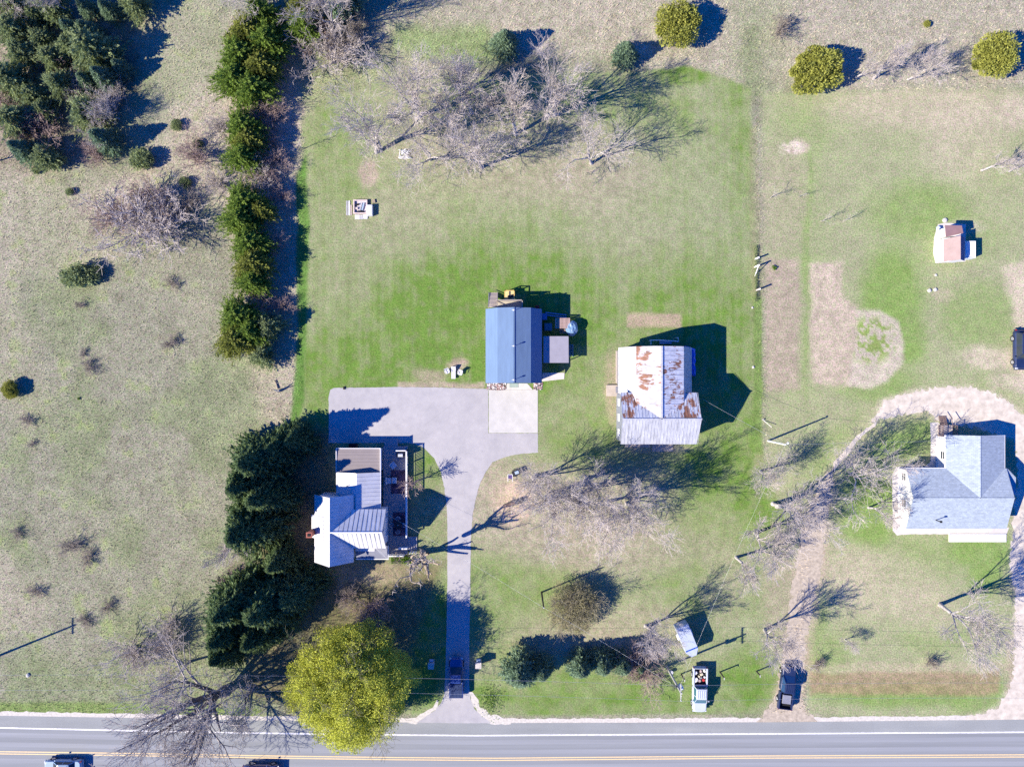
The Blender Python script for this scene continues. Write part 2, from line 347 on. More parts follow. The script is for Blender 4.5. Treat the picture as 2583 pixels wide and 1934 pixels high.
    lay(rect(1750, 2180, 1432, 1452, 5, 6) * 0.5, (0.40, 0.35, 0.25), 0.3, n3)
    lay(rect(2175, 2192, 1380, 1500, 6, 8) * 0.6, (0.38, 0.31, 0.24), 0.3, n3)
    # both sides of the road
    lay(poly([(-400, 1520), (200, 1515), (560, 1530), (560, 1560), (-400, 1545)], 6, 6) * 0.75, (0.16, 0.24, 0.06), 0.4, n3)
    lay(rect(-900, 3300, 1700, 2600, 10, 10), (0.24, 0.25, 0.12), 0.3)
    # ---- mesh
    nx, ny = X.shape
    V = np.stack([(X * DS - CX) * S, (CY - Y * DS) * S, np.zeros(X.shape)], -1).reshape(-1, 3)
    idx = np.arange(nx * ny).reshape(nx, ny)
    F = np.stack([idx[:-1, :-1], idx[:-1, 1:], idx[1:, 1:], idx[1:, :-1]], -1).reshape(-1, 4)
    col = np.concatenate([np.clip(C, 0.01, 1), np.clip(T, 0, 1)[..., None]], -1).reshape(-1, 4)
    # outer ring to the horizon
    x0, x1, y0, y1 = V[:, 0].min(), V[:, 0].max(), V[:, 1].min(), V[:, 1].max(); B = 2500; n = len(V)
    V = np.concatenate([V, [(x0, y0, 0), (x1, y0, 0), (x1, y1, 0), (x0, y1, 0), (-B, -B, 0), (B, -B, 0), (B, B, 0), (-B, B, 0)]])
    F = np.concatenate([F, [(n, n + 4, n + 5, n + 1), (n + 1, n + 5, n + 6, n + 2), (n + 2, n + 6, n + 7, n + 3), (n + 3, n + 7, n + 4, n)]])
    col = np.concatenate([col, np.tile([0.285, 0.27, 0.185, 0.8], (8, 1))])
    m, p = new_mat('ground', 0.95, 0, 0.1); lk = m.node_tree.links
    at = nod(m, 'ShaderNodeAttribute', attribute_name='ground_cover')
    f1 = noise_node(m, 5.5, 3, 0.75); f2 = noise_node(m, 2.2, 3, 0.7); f3 = noise_node(m, 0.7, 3, 0.6)
    k1 = ramp(m, f1, [(0.33, (0.38, 0.38, 0.36)), (0.5, (1, 1, 1)), (0.68, (1.62, 1.58, 1.5))])
    k0 = ramp(m, f1, [(0.32, (0.62, 0.65, 0.60)), (0.68, (1.36, 1.3, 1.32))])
    kk = mix(m, at.outputs['Alpha'], k0, k1)
    c1 = mix(m, 1.0, at.outputs['Color'], kk, 'MULTIPLY')
    hue = ramp(m, f2, [(0.35, (0.88, 1.02, 0.84)), (0.65, (1.12, 1.0, 1.12))])
    c2 = mix(m, 1.0, c1, hue, 'MULTIPLY')
    c3 = mix(m, 1.0, c2, ramp(m, f3, [(0.3, (0.9, 0.9, 0.9)), (0.7, (1.1, 1.1, 1.1))]), 'MULTIPLY')
    lk.new(c3, p.inputs['Base Color']); bump(m, f1, 0.5, 0.12)
    o = np_mesh('ground', V, F, m)
    ca = o.data.color_attributes.new('ground_cover', 'FLOAT_COLOR', 'POINT')
    ca.data.foreach_set('color', col.astype(np.float32).ravel())
    tag(o, 'mown lawns, dry grass fields and bare soil', kind='structure')
    # tall dry grass as short leaning blades over the uncut field
    rs = np.random.RandomState(5); n = 210000
    gx = rs.uniform(xs[0], xs[-1], n); gy = rs.uniform(ys[0], 1540, n)
    ix = np.clip(((gx - xs[0]) / step).astype(int), 0, nx - 1); iy = np.clip(((gy - ys[0]) / step).astype(int), 0, ny - 1)
    keep = (T[ix, iy] > 0.75) & (rs.rand(n) < 0.35 + 0.65 * n2[ix, iy] ** 1)
    gx, gy, ix, iy = gx[keep], gy[keep], ix[keep], iy[keep]; n = len(gx)
    P = np.stack([(gx * DS - CX) * S, (CY - gy * DS) * S, np.zeros(n)], -1)
    ang = rs.normal(0.6, 0.9, n); L = rs.uniform(0.15, 0.42, n)
    tip = P + np.stack([np.cos(ang) * L * 0.8, np.sin(ang) * L * 0.8, L * 0.75], -1)
    sidev = np.stack([-np.sin(ang), np.cos(ang), np.zeros(n)], -1) * rs.uniform(0.02, 0.045, n)[:, None]
    V = np.stack([P - sidev, P + sidev, tip], 1).reshape(-1, 3)
    F = np.arange(3 * n).reshape(-1, 3)
    m2, p2 = new_mat('dry grass blades', 0.9, 0, 0.1)
    at2 = nod(m2, 'ShaderNodeAttribute', attribute_name='blade')
    m2.node_tree.links.new(at2.outputs['Color'], p2.inputs['Base Color'])
    o = np_mesh('dry_grass', V, F, m2)
    base = C[ix, iy] * rs.uniform(0.7, 1.7, n)[:, None] * np.array([1.05, 1.0, 0.92])
    cc = np.concatenate([np.clip(base, 0, 1), np.ones((n, 1))], -1).repeat(3, 0)
    ca = o.data.color_attributes.new('blade', 'FLOAT_COLOR', 'POINT'); ca.data.foreach_set('color', cc.astype(np.float32).ravel())
    tag(o, 'tall dry straw-coloured grass of the uncut fields', 'grass', kind='stuff')
build_ground()

def sheet(name, pts, z, m, label=None, rag=0.0, seg=0.6, seed=1, kind='structure', uv=False):
    """flat polygon given in photo pixels, edge optionally made ragged"""
    P = [W(x, y, 0) for x, y in pts]
    if rag:
        rs = random.Random(seed); Q = []
        for i, p in enumerate(P):
            q = P[(i + 1) % len(P)]; L = (q - p).length; k = max(1, int(L / seg))
            if L > 120: Q.append(p); continue
            for j in range(k):
                v = p.lerp(q, j / k); Q.append(v + Vector((rs.uniform(-1, 1) * rag, rs.uniform(-1, 1) * rag, 0)))
        P = Q
    tris = tessellate_polygon([P]); V = [(p.x, p.y, z) for p in P]
    F = []
    for t in tris:
        a, b, c = [Vector(V[i]) for i in t]
        F.append(t if (b - a).cross(c - a).z > 0 else (t[0], t[2], t[1]))
    me = bpy.data.meshes.new(name); me.from_pydata(V, [], F); me.materials.append(m); me.update()
    o = link(bpy.data.objects.new(name, me))
    return tag(o, label, kind=kind)

def road_mat():
    m, p = new_mat('road asphalt', 0.9, 0, 0.2)
    f = noise_node(m, 0.35, 4, 0.6, stretch=(0.08, 1.6, 1)); g = noise_node(m, 9, 2, 0.6); h = noise_node(m, 0.15, 3, 0.6)
    c = ramp(m, f, [(0.3, (0.235, 0.25, 0.255)), (0.55, (0.275, 0.29, 0.29)), (0.75, (0.32, 0.33, 0.315))])
    c = mix(m, 1.0, c, ramp(m, g, [(0.3, (0.88, 0.88, 0.88)), (0.7, (1.12, 1.12, 1.12))]), 'MULTIPLY')
    c = mix(m, 1.0, c, ramp(m, h, [(0.3, (0.93, 0.93, 0.93)), (0.7, (1.07, 1.07, 1.07))]), 'MULTIPLY')
    v = nod(m, 'ShaderNodeTexVoronoi', feature='DISTANCE_TO_EDGE'); v.inputs['Scale'].default_value = 0.11
    tc = nod(m, 'ShaderNodeTexCoord'); m.node_tree.links.new(tc.outputs['Object'], v.inputs['Vector'])
    cr = ramp(m, v.outputs['Distance'], [(0.0, (0.88, 0.88, 0.88)), (0.002, (1, 1, 1))])
    m.node_tree.links.new(mix(m, 1.0, c, cr, 'MULTIPLY'), p.inputs['Base Color']); return m
M_road = road_mat()
def drive_mat():
    m, p = new_mat('driveway asphalt', 0.9, 0, 0.2)
    f = noise_node(m, 0.25, 4, 0.62); g = noise_node(m, 12, 2, 0.6); h = noise_node(m, 1.1, 3, 0.6)
    c = ramp(m, f, [(0.3, (0.36, 0.352, 0.365)), (0.6, (0.42, 0.407, 0.415)), (0.8, (0.46, 0.45, 0.44))])
    c = mix(m, 1.0, c, ramp(m, g, [(0.3, (0.93, 0.93, 0.93)), (0.7, (1.07, 1.07, 1.07))]), 'MULTIPLY')
    c = mix(m, 1.0, c, ramp(m, h, [(0.3, (0.93, 0.93, 0.94)), (0.7, (1.06, 1.06, 1.05))]), 'MULTIPLY')
    sp = noise_node(m, 0.7, 2, 0.4)
    c = mix(m, 1.0, c, ramp(m, sp, [(0.22, (0.78, 0.78, 0.80)), (0.29, (1, 1, 1)), (0.74, (1, 1, 1)), (0.8, (1.1, 1.08, 1.0))]), 'MULTIPLY')
    v = nod(m, 'ShaderNodeTexVoronoi', feature='DISTANCE_TO_EDGE'); v.inputs['Scale'].default_value = 0.13
    tc = nod(m, 'ShaderNodeTexCoord'); m.node_tree.links.new(tc.outputs['Object'], v.inputs['Vector'])
    cr = ramp(m, v.outputs['Distance'], [(0.0, (0.9, 0.9, 0.9)), (0.003, (1, 1, 1))])
    m.node_tree.links.new(mix(m, 1.0, c, cr, 'MULTIPLY'), p.inputs['Base Color']); return m
M_drive = drive_mat()
M_conc = mat('pale concrete', (0.51, 0.50, 0.475), 0.12, 0.6, 0.9, detail=6)
M_slab = mat('clean concrete', (0.56, 0.53, 0.50), 0.12, 1.5, 0.9, detail=5)
M_gravel = mat('crushed gravel', (0.54, 0.51, 0.46), 0.22, 3.5, 0.95, detail=5)
M_dirt = mat('dirt track soil', (0.41, 0.355, 0.285), 0.3, 2.2, 0.95, detail=6)
M_sand = mat('pale sandy gravel', (0.55, 0.495, 0.42), 0.24, 1.1, 0.95, detail=6)
M_whitep = mat('road paint white', (0.72, 0.72, 0.73), 0.28, 3, 0.7)
M_yellowp = mat('road paint yellow', (0.75, 0.56, 0.30), 0.15, 6, 0.7)

EDGE = [(-6000, 1700), (-1500, 1780), (0, 1804), (300, 1809), (600, 1815), (1000, 1821), (1300, 1822.5), (1950, 1820.5), (2583, 1813.5), (4000, 1795), (8500, 1715)]
def off(line, d): return [(x, y + d) for x, y in line]
SOUTH = [(x, y + 200) for x, y in EDGE]
sheet('road_shoulder', off(EDGE, -11) + list(reversed(off(SOUTH, 12))), 0.004, M_gravel, 'pale gravel road verge', rag=0.10, seg=0.5)
sheet('road', EDGE + list(reversed(SOUTH)), 0.010, M_road, 'grey asphalt two-lane road')
M_lane = mat('worn lane asphalt', (0.235, 0.25, 0.265), 0.14, 0.5, 0.9, stretch=(0.06, 2.2, 1), detail=5)
for nm, o0, o1, lb in (('road_lane', 0, 0, 'upper lane of the road, slightly darker asphalt'),):
    pass
def stripe(name, line, w, m, label):
    sheet(name, off(line, -w / 2) + list(reversed(off(line, w / 2))), 0.015, m, label)
WHITE = [(-6000, 1731), (-1500, 1811), (0, 1834.5), (300, 1841), (600, 1847), (950, 1852), (1200, 1854), (1950, 1849.5), (2583, 1845.5), (4000, 1827), (8500, 1747)]
YEL = [(-6000, 1792), (-1500, 1872), (0, 1897.2), (300, 1901), (700, 1908), (1000, 1912), (1250, 1913.6), (1900, 1908), (2583, 1905), (4000, 1887), (8500, 1807)]
sheet('road_lane', off(WHITE, 1.8) + list(reversed(off(YEL, -4.2))), 0.0125, M_lane, 'darker worn upper lane of the road')
sheet('road_lane', off(YEL, 4.2) + list(reversed(off(YEL, 62))), 0.0125, M_lane, 'darker worn lower lane of the road')
M_wheel = mat('polished wheel path', (0.265, 0.28, 0.30), 0.12, 0.5, 0.85, stretch=(0.05, 3, 1), detail=5)
for ln, o0 in ((WHITE, 12), (WHITE, 36), (YEL, 14), (YEL, 38)): sheet('wheel_path', off(ln, o0) + list(reversed(off(ln, o0 + 11))), 0.0142, M_wheel, 'paler worn wheel path along the lane')
stripe('white_edge_line', WHITE, 3.6, M_whitep, 'white painted line along the road edge')
stripe('yellow_centre_line', off(YEL, -2.8), 2.4, M_yellowp, 'upper yellow line of the road centre pair')
stripe('yellow_centre_line', off(YEL, 2.8), 2.4, M_yellowp, 'lower yellow line of the road centre pair')
stripe('white_edge_line', off(YEL, 64), 3.6, M_whitep, 'white painted line along the far road edge')

sheet('driveway', [(834, 983), (842, 978), (1000, 976), (1100, 977), (1232, 981), (1232, 1092.5), (1357, 1092.5), (1357, 1141), (1300, 1146), (1275, 1152), (1243, 1165),
     (1225, 1190), (1210, 1220), (1200, 1260), (1192, 1300), (1188, 1350), (1186, 1500), (1184, 1600), (1184, 1740), (1187, 1765), (1198, 1788), (1215, 1805), (1240, 1823),
     (1050, 1822), (1075, 1805), (1098, 1790), (1112, 1772), (1121, 1750), (1126, 1600), (1128, 1500), (1129, 1350), (1127, 1280), (1121, 1230), (1112, 1190), (1095, 1155),
     (1070, 1130), (1045, 1119), (1030, 1117), (829, 1117), (829, 1000)], 0.014, M_drive, 'pale grey asphalt driveway and parking court', rag=0.035, seg=0.35)
o = MB().prism([W(*p)[:2] for p in [(1233, 1091.5), (1356.5, 1091.5), (1356.5, 983), (1233, 983)]], 0, 0.035).build('concrete_pad', M_conc)
tag(o, 'pale square concrete pad before the blue garage', kind='structure')
o = MB().prism([W(*p)[:2] for p in [(1275, 982.7), (1344, 982.7), (1330, 967), (1279, 967)]], 0, 0.03).build('path', M_slab)
tag(o, 'short pale concrete apron at the garage door', kind='structure')
sheet('gravel_edge', [(1029, 1824), (1060, 1801), (1090, 1780), (1103, 1765), (1108, 1772), (1092, 1795), (1070, 1812), (1052, 1824)], 0.012, M_gravel, 'stony strip on the left of the driveway mouth', rag=0.2)
sheet('gravel_edge', [(1184, 1745), (1190, 1743), (1200, 1755), (1212, 1778), (1235, 1800), (1290, 1813), (1290, 1825), (1240, 1825), (1205, 1800), (1190, 1775)], 0.012, M_gravel, 'stony strip on the right of the driveway mouth', rag=0.2)
sheet('dirt_track', TRACK, 0.006, M_dirt, 'rutted brown dirt track', rag=0.3, seg=0.3, seed=4)
sheet('path', [(2100, 1168), (2130, 1135), (2155, 1105), (2185, 1080), (2210, 1064), (2212, 1069), (2192, 1086), (2162, 1113), (2140, 1142), (2112, 1176), (2100, 1195)], 0.006, M_sand, 'thin worn sandy footpath', rag=0.12, seed=2, seg=0.4)
sheet('sandy_loop', LOOP, 0.007, M_sand, 'pale sandy gravel drive looping round the grey-roofed house', rag=0.3, seg=0.3, seed=6)
sheet('concrete_apron', [(2347, 1066), (2366, 1064), (2372, 1070), (2395, 1090), (2395, 1180), (2300, 1190), (2280, 1300), (2300, 1330), (2545, 1330), (2540, 1346), (2300, 1347), (2262, 1350), (2252, 1338), (2250, 1200),
     (2260, 1177), (2330, 1176), (2347, 1165)], 0.012, M_slab, 'white concrete strip around the grey-roofed house', rag=0.05)
# ================================================================ BUILDINGS
def seams_obj(mb, a0, a1, b0, b1, n, w=0.05, h=0.05, skip_ends=False):
    """raised seams running from edge a (a0-a1) to edge b (b0-b1)"""
    a0, a1, b0, b1 = map(Vector, (a0, a1, b0, b1))
    for i in range(n + 1):
        if skip_ends and i in (0, n): continue
        t = i / n; mb.rib(a0.lerp(a1, t), b0.lerp(b1, t), w, h)
def roof(parent, pts, m, t=0.10, seams=None, name='roof', label=None, w=0.05, h=0.05):
    mb = MB().slab(pts, t)
    for s in (seams or []): seams_obj(mb, *s, w=w, h=h)
    o = mb.build(name, m, parent)
    if label: o['label'] = label
    return o
def wall_box(parent, x0, x1, y0, y1, z0, z1, m, name='wall'):
    return MB().bb(x0, x1, y0, y1, z0, z1).build(name, m, parent)
def gable_wall(parent, axis, e0, r, e1, s0, s1, ze, zr, m, ins=0.25, name='wall', zb=None, bz=None):
    """pentagonal (or gambrel, with zb = break height and bz = break positions) prism; axis = ridge direction"""
    prof = [(e0 + ins, 0), (e1 - ins, 0), (e1 - ins, ze - 0.05)]
    if zb: prof += [(bz[1] - 0.05, zb - 0.12), (r, zr - 0.16), (bz[0] + 0.05, zb - 0.12)]
    else: prof += [(r, zr - 0.16)]
    prof += [(e0 + ins, ze - 0.05)]
    rings = []
    for s in (s0, s1):
        rings.append([(p[0], s, p[1]) if axis == 'Y' else (s, p[0], p[1]) for p in prof])
    return MB().loft(rings).build(name, m, parent)
def window(parent, c, w, h, nrm, fm, gm, name='window'):
    """c = centre on the wall face, nrm in 'x','-x','y','-y'"""
    sgn = -1 if nrm[0] == '-' else 1; ax = nrm[-1]; mb = MB(); c = Vector(c)
    def bar(du, dz, bw, bh):
        off = Vector((0.03 * sgn, du, dz)) if ax == 'x' else Vector((du, 0.03 * sgn, dz))
        size = (0.08, bw, bh) if ax == 'x' else (bw, 0.08, bh); mb.box(c + off, size)
    bar(0, h / 2, w + 0.16, 0.1); bar(0, -h / 2, w + 0.16, 0.1); bar(-w / 2 - .03, 0, 0.1, h - 0.1); bar(w / 2 + .03, 0, 0.1, h - 0.1); bar(0, 0, w, 0.05)
    f = mb.build(name, fm, parent)
    off = Vector((0.012 * sgn, 0, 0)) if ax == 'x' else Vector((0, 0.012 * sgn, 0))
    MB().box(c + off, (0.03, w, h) if ax == 'x' else (w, 0.03, h)).build('pane', gm, f)
    return f
M_whitewall = mat('white siding', (0.74, 0.73, 0.72), 0.05, 2, 0.8, stretch=(0.3, 0.3, 8))
M_trim = mat('white trim', (0.82, 0.82, 0.82), 0.04, 3, 0.7)
M_glass = mat('window glass', (0.03, 0.04, 0.055), 0.2, 1, 0.08, spec=0.6)
M_metalroof = mat('galvanised standing seam roof', (0.60, 0.61, 0.64), 0.14, 0.8, 0.45, metal=0.05, spec=0.5, detail=5)
M_brownroof = mat('taupe membrane roof', (0.255, 0.225, 0.225), 0.05, 1.2, 0.9)
M_greyporch = mat('blue grey porch roof', (0.20, 0.21, 0.26), 0.2, 0.9, 0.7, detail=5)
M_brick = mat('red brick', (0.33, 0.12, 0.09), 0.3, 9, 0.9)
M_dark = mat('dark opening', (0.015, 0.015, 0.018), 0.2, 2, 0.9)
M_deck = mat('grey stained deck boards', (0.36, 0.34, 0.34), 0.18, 1.5, 0.85, stretch=(4, 4, 1))

# ---------------------------------------------------------------- main farmhouse
fh = empty('farmhouse', (-20.5, -19, 0), 'white farmhouse with silver metal gable roofs and brown flat rear roof', 'house')
def P(o, *pts):  # world to parent local
    l = o.location; return [Vector(p) - l for p in pts]
class Loc:
    """adds children in world coordinates under an empty"""
    def __init__(s, e): s.e = e; s.o = e.location.copy()
    def fix(s, ob): 
        ob.matrix_parent_inverse = Matrix.Translation(-s.o); return ob
def reparent(e, before):
    for o in list(bpy.data.objects):
        if o.parent is e and o not in before: o.matrix_parent_inverse = Matrix.Translation(-e.location)
# west-lit two storey block, ridge north-south
XR, XW, XE, YN, YS, ZE, ZR = -23.2, -25.75, -20.65, -14.5, -23.25, 4.0, 6.4
CRY, CNY, CSY, CEX = -18.92, -16.37, -21.48, -16.42
roof(fh, [(XR, YN, ZR), (XW, YN, ZE), (XW, YS, ZE), (XR, YS, ZR)], M_metalroof, 0.12, [((XR, YN, ZR), (XR, YS, ZR), (XW, YN, ZE), (XW, YS, ZE), 18)], w=0.035, h=0.035)
# east slope is cut by the valley of the cross wing
roof(fh, [(XR, YN, ZR), (XE, YN, ZE), (XE, CNY, ZE), (XR + 0.02, CRY, 6.38), (XE, CSY, ZE), (XE, YS, ZE), (XR, YS, ZR)], M_metalroof, 0.12)
for part in (0, 1):
  sm = MB()
  for i in range(19):
    y = YN + (YS - YN) * i / 18
    if (y > CRY) != (part == 0): continue
    if y > CNY: f = 1.0
    elif y > CRY: f = (CRY - y) / (CRY - CNY)
    elif y > CSY: f = (y - CRY) / (CSY - CRY)
    else: f = 1.0
    f = abs(f)
    sm.rib((XR, y, ZR), (XR + (XE - XR) * f, y, ZR + (ZE - ZR) * f), 0.035, 0.035)
  sm.build('roof_seam', M_metalroof, fh)
roof(fh, [(XR, CRY, 6.38), (XE, CNY, ZE), (CEX, CNY, ZE), (CEX - 0.1, CRY, 6.3)], M_metalroof, 0.12)
roof(fh, [(XR, CRY, 6.38), (XE, CSY, ZE), (CEX, CSY, ZE), (CEX - 0.1, CRY, 6.3)], M_metalroof, 0.12)
for cy_ in (CNY, CSY):
    sm = MB()
    for i in range(1, 13):
        x = XR + (CEX - XR) * i / 12; f = min(1, (x - XR) / (XE - XR))
        sm.rib((x, CRY, 6.36), (x, CRY + (cy_ - CRY) * f, 6.36 + (ZE - 6.36) * f), 0.05, 0.014)
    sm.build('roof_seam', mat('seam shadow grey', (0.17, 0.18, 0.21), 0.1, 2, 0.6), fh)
sm = MB(); sm.rib((XR, YN, ZR), (XR, YS, ZR), 0.16, 0.05); sm.rib((XR, CRY, 6.38), (CEX - .1, CRY, 6.3), 0.14, 0.05)
sm.build('ridge_cap', M_trim, fh)
gable_wall(fh, 'Y', XW, XR, XE, YS + .3, YN - .3, ZE, ZR, M_whitewall)
gable_wall(fh, 'X', CSY, CRY, CNY, XR + 1, CEX - .35, ZE, 6.3, M_whitewall)
# western bump with its own roof piece
roof(fh, [(XR - 0.9, -17.15, 5.66), (-26.25, -17.15, 3.6), (-26.25, -20.1, 3.6), (XR - 0.9, -20.1, 5.66)], M_metalroof, 0.1, [((XR - .9, -17.15, 5.66), (XR - .9, -20.1, 5.66), (-26.25, -17.15, 3.6), (-26.25, -20.1, 3.6), 6)], w=0.035, h=0.035)
wall_box(fh, -26.1, -25.4, -20.0, -17.25, 0, 3.5, M_whitewall)
# rear low gable
RX, RW, RE, RN, RZ, RZE = -20.3, -23.18, -17.43, -11.72, 4.0, 3.0
roof(fh, [(RX, RN, RZ), (RW, RN, RZE), (RW, YN - .2, RZE), (RX, YN - .2, RZ)], M_metalroof, 0.1, [((RX, RN, RZ), (RX, YN, RZ), (RW, RN, RZE), (RW, YN, RZE), 5)], w=0.035, h=0.03)
roof(fh, [(RX, RN, RZ), (RX, CNY - .6, RZ), (RE, CNY - .1, RZE), (RE, RN, RZE)], M_metalroof, 0.1, [((RX, RN, RZ), (RX, CNY, RZ), (RE, RN, RZE), (RE, CNY, RZE), 9)], w=0.035, h=0.03)
gable_wall(fh, 'Y', RW, RX, RE, CNY, RN - .2, RZE, RZ, M_whitewall)
# rear flat-roofed addition
roof(fh, [(RW, -8.62, 2.62), (RE, -8.62, 2.62), (RE, -11.74, 2.85), (RW, -11.74, 2.85)], M_brownroof, 0.14, [((RW, -8.62, 2.63), (RW, -11.74, 2.86), (RE, -8.62, 2.63), (RE, -11.74, 2.86), 7)], label='taupe flat roof of the rear addition', w=0.03, h=0.012)
wall_box(fh, RW + .15, RE - .15, -11.7, -8.8, 0, 2.5, M_whitewall)
tr = MB(); tr.bb(RW - .06, RE + .06, -8.62, -8.54, 2.5, 2.68); tr.bb(RW - .1, RW - .02, -11.7, -8.54, 2.5, 2.8); tr.bb(RE + .02, RE + .1, CNY, -8.54, 2.6, 2.98)
tr.build('gutter', M_trim, fh)
# south-east porch roof, folded
roof(fh, [(XE + .05, CSY + .1, 3.1), (CEX, CSY + .1, 3.1), (CEX - .05, -23.2, 2.55), (XE + .05, -23.2, 2.55)], M_greyporch, 0.1, label='blue grey low porch roof')
tr = MB()
for i in range(12): tr.rib((CEX - 1.7 + i * 0.14, CSY, 3.12), (CEX - 1.7 + 0.14 * i, CSY - 0.15 * i - .1, 3.12 - .04 * i), 0.03, 0.02)
tr.build('porch_seam', M_metalroof, fh)
tr = MB(); tr.bb(XE, CEX, -23.3, -23.2, 2.42, 2.58); tr.bb(CEX, CEX + .07, -23.3, CSY, 2.5, 2.7)
for x in (XE + .2, (XE + CEX) / 2, CEX - .2): tr.bb(x - .07, x + .07, -23.1, -22.96, 0.3, 2.5)
tr.build('porch_frame', M_trim, fh)
MB().bb(XE, CEX, -23.3, CSY, 0, 0.3).build('porch_floor', M_brick, fh)
wall_box(fh, XE, CEX - 1.7, CSY - .6, CSY + .3, 0.3, 3.0, M_whitewall)
MB().box((-25.95, -19.35, 2.9), (0.62, 0.62, 5.6)).box((-25.95, -19.35, 5.74), (0.72, 0.72, 0.1)).build('chimney', M_brick, fh)
MB().box((-25.95, -19.35, 5.82), (0.36, 0.36, 0.08)).build('chimney_flue', M_dark, fh)
MB().tube([(-21.6, -13.4, 3.5), (-21.6, -13.4, 4.0)], 0.06).build('vent_pipe', M_dark, fh)
for y, z, h in ((-17.6, 1.7, 1.2), (-19.9, 1.7, 1.2), (-18.9, 4.6, 1.0)): window(fh, (CEX - .35, y, z), 0.8, h, 'x', M_trim, M_glass)
for y in (-12.6, -14.6): window(fh, (RE - .25, y, 1.6), 1.0, 1.1, 'x', M_trim, M_glass)
for x in (-22, -19): window(fh, (x, -8.8, 1.5), 1.0, 1.0, 'y', M_trim, M_glass)
MB().box((RE - .22, -9.9, 1.55), (0.08, 0.95, 2.0)).build('door', M_trim, fh)
MB().bb(-22.05, -21.0, -8.75, -8.15, 0, 0.9).build('cellar_hatch', M_dark, fh)
reparent(fh, [])
# ---------------------------------------------------------------- deck along the house
dk = empty('deck', (-15.8, -15.5, 0), 'grey board deck with white railing on the east side of the farmhouse', 'deck')
DW, DE, DN, DSO, DZ = -17.42, -14.15, -8.5, -23.1, 0.62
mb = MB()
n = 118
mb.bb(DW, DE, DSO, DN, 0.30, DZ - .05)
for i in range(n):                                     # diagonal boards, clipped to the deck rectangle
    t = (i / n) * ((DE - DW) + (DN - DSO)) ; off_ = t - (DN - DSO) if False else t
    a_ = (DW + max(0, off_ - (DN - DSO)), DSO + min(off_, DN - DSO)); b_ = (DW + min(off_, DE - DW), DSO + max(0, off_ - (DE - DW)))
    if math.hypot(a_[0] - b_[0], a_[1] - b_[1]) > 0.3:
        mb.rib((a_[0], a_[1], DZ - .05), (b_[0], b_[1], DZ - .05), 0.085, 0.05)
mb.build('floor', M_deck, dk)
def railing(mb, a, b, z0, h, gap=0.2, t=0.09):
    a, b = Vector((*a, 0)), Vector((*b, 0)); L = (b - a).length; k = int(L / gap)
    mb.rib((a.x, a.y, z0 + h), (b.x, b.y, z0 + h), t, 0.05); mb.rib((a.x, a.y, z0 + .1), (b.x, b.y, z0 + .1), 0.04, 0.05)
    for i in range(k + 1):
        p = a.lerp(b, i / k); mb.bb(p.x - .035, p.x + .035, p.y - .035, p.y + .035, z0 + .1, z0 + h)
    for i in range(int(L / 1.8) + 1):
        p = a.lerp(b, i / max(1, int(L / 1.8))); mb.bb(p.x - .055, p.x + .055, p.y - .055, p.y + .055, z0 - .1, z0 + h + .08)
mb = MB(); railing(mb, (DE, -9.0), (DE, -20.6), DZ, 1.0, t=0.16); mb.build('railing', M_trim, dk)
mb = MB(); railing(mb, (DE, -9.0), (DE - 1.4, -9.0), DZ, 1.0, t=0.12); mb.build('railing', M_trim, dk)
mb = MB(); railing(mb, (DW + .3, DSO), (DE - .4, DSO), DZ, 1.0, t=0.12); mb.build('railing', M_trim, dk)
mb = MB()
for i in range(4): mb.bb(DE + .02 + i * .3, DE + .32 + i * .3, -22.6, -20.8, 0, DZ - .12 * (i + 1))
mb.build('stairs', M_deck, dk)
for i in range(3): MB().bb(DE + .35 + i * .36, DE + .47 + i * .36, -22.85, -22.73, 0, 1.5 - .12 * i).build('stair_post', M_trim, dk)
MB().bb(DE - 1.1, DE + .1, -22.2, -22.06, DZ, DZ + .9).build('bench_back', M_trim, dk)
MB().bb(DW + .1, DW + 1.9, -8.5, -7.6, 0.0, 0.35).build('landing', M_deck, dk)
reparent(dk, [])
# things on the deck
M_cush = mat('pale cushion', (0.50, 0.52, 0.55), 0.08, 5, 0.9)
M_blackmetal = mat('black powder coated metal', (0.03, 0.03, 0.035), 0.3, 4, 0.45)
M_rug = mat('dark patterned rug', (0.09, 0.06, 0.10), 0.6, 1.6, 0.95)
for yy0, yy1, xx0, xx1, lab in ((-14.9, -11.7, -16.4, -14.4, 'dark patterned rug under the sofa on the deck'), (-20.6, -17.4, -16.1, -14.35, 'dark rug beneath the round dining table')):
    tag(MB().bb(xx0, xx1, yy0, yy1, DZ + .002, DZ + .02).build('outdoor_rug', M_rug), lab, 'rug')
sf = empty('sofa', (-16.2, -13.1, DZ + .02), 'pale cushioned corner sofa on the dark deck rug', 'sofa')
MB().bb(-.75, .75, -.45, .45, 0.05, 0.3).build('base', M_blackmetal, sf)
MB().box((-.35, 0.0, 0.38), (0.62, 0.8, 0.16)).build('cushion', M_cush, sf, bevel=.04)
MB().box((.36, 0.05, 0.38), (0.62, 0.8, 0.16)).build('cushion', M_cush, sf, bevel=.04)
MB().box((-.72, -.25, 0.55), (0.2, 0.45, 0.4), rz=.3).build('pillow', M_cush, sf, bevel=.05)
MB().box((-.75, .25, 0.55), (0.2, 0.45, 0.4), rz=-.3).build('pillow', M_cush, sf, bevel=.05)
def deck_table(name, x, y, lab, rz, s=0.8, h=.5, m=M_cush):
    t = empty(name, (x, y, DZ + .002), lab, 'table', rz=rz)
    MB().box((0, 0, h), (s, s, 0.05)).build('tabletop', m, t, bevel=.01)
    for i in (-1, 1):
        for j in (-1, 1): MB().bb(i * (s / 2 - .08) - .025, i * (s / 2 - .08) + .025, j * (s / 2 - .08) - .025, j * (s / 2 - .08) + .025, 0, h - .025).build('leg', M_blackmetal, t)
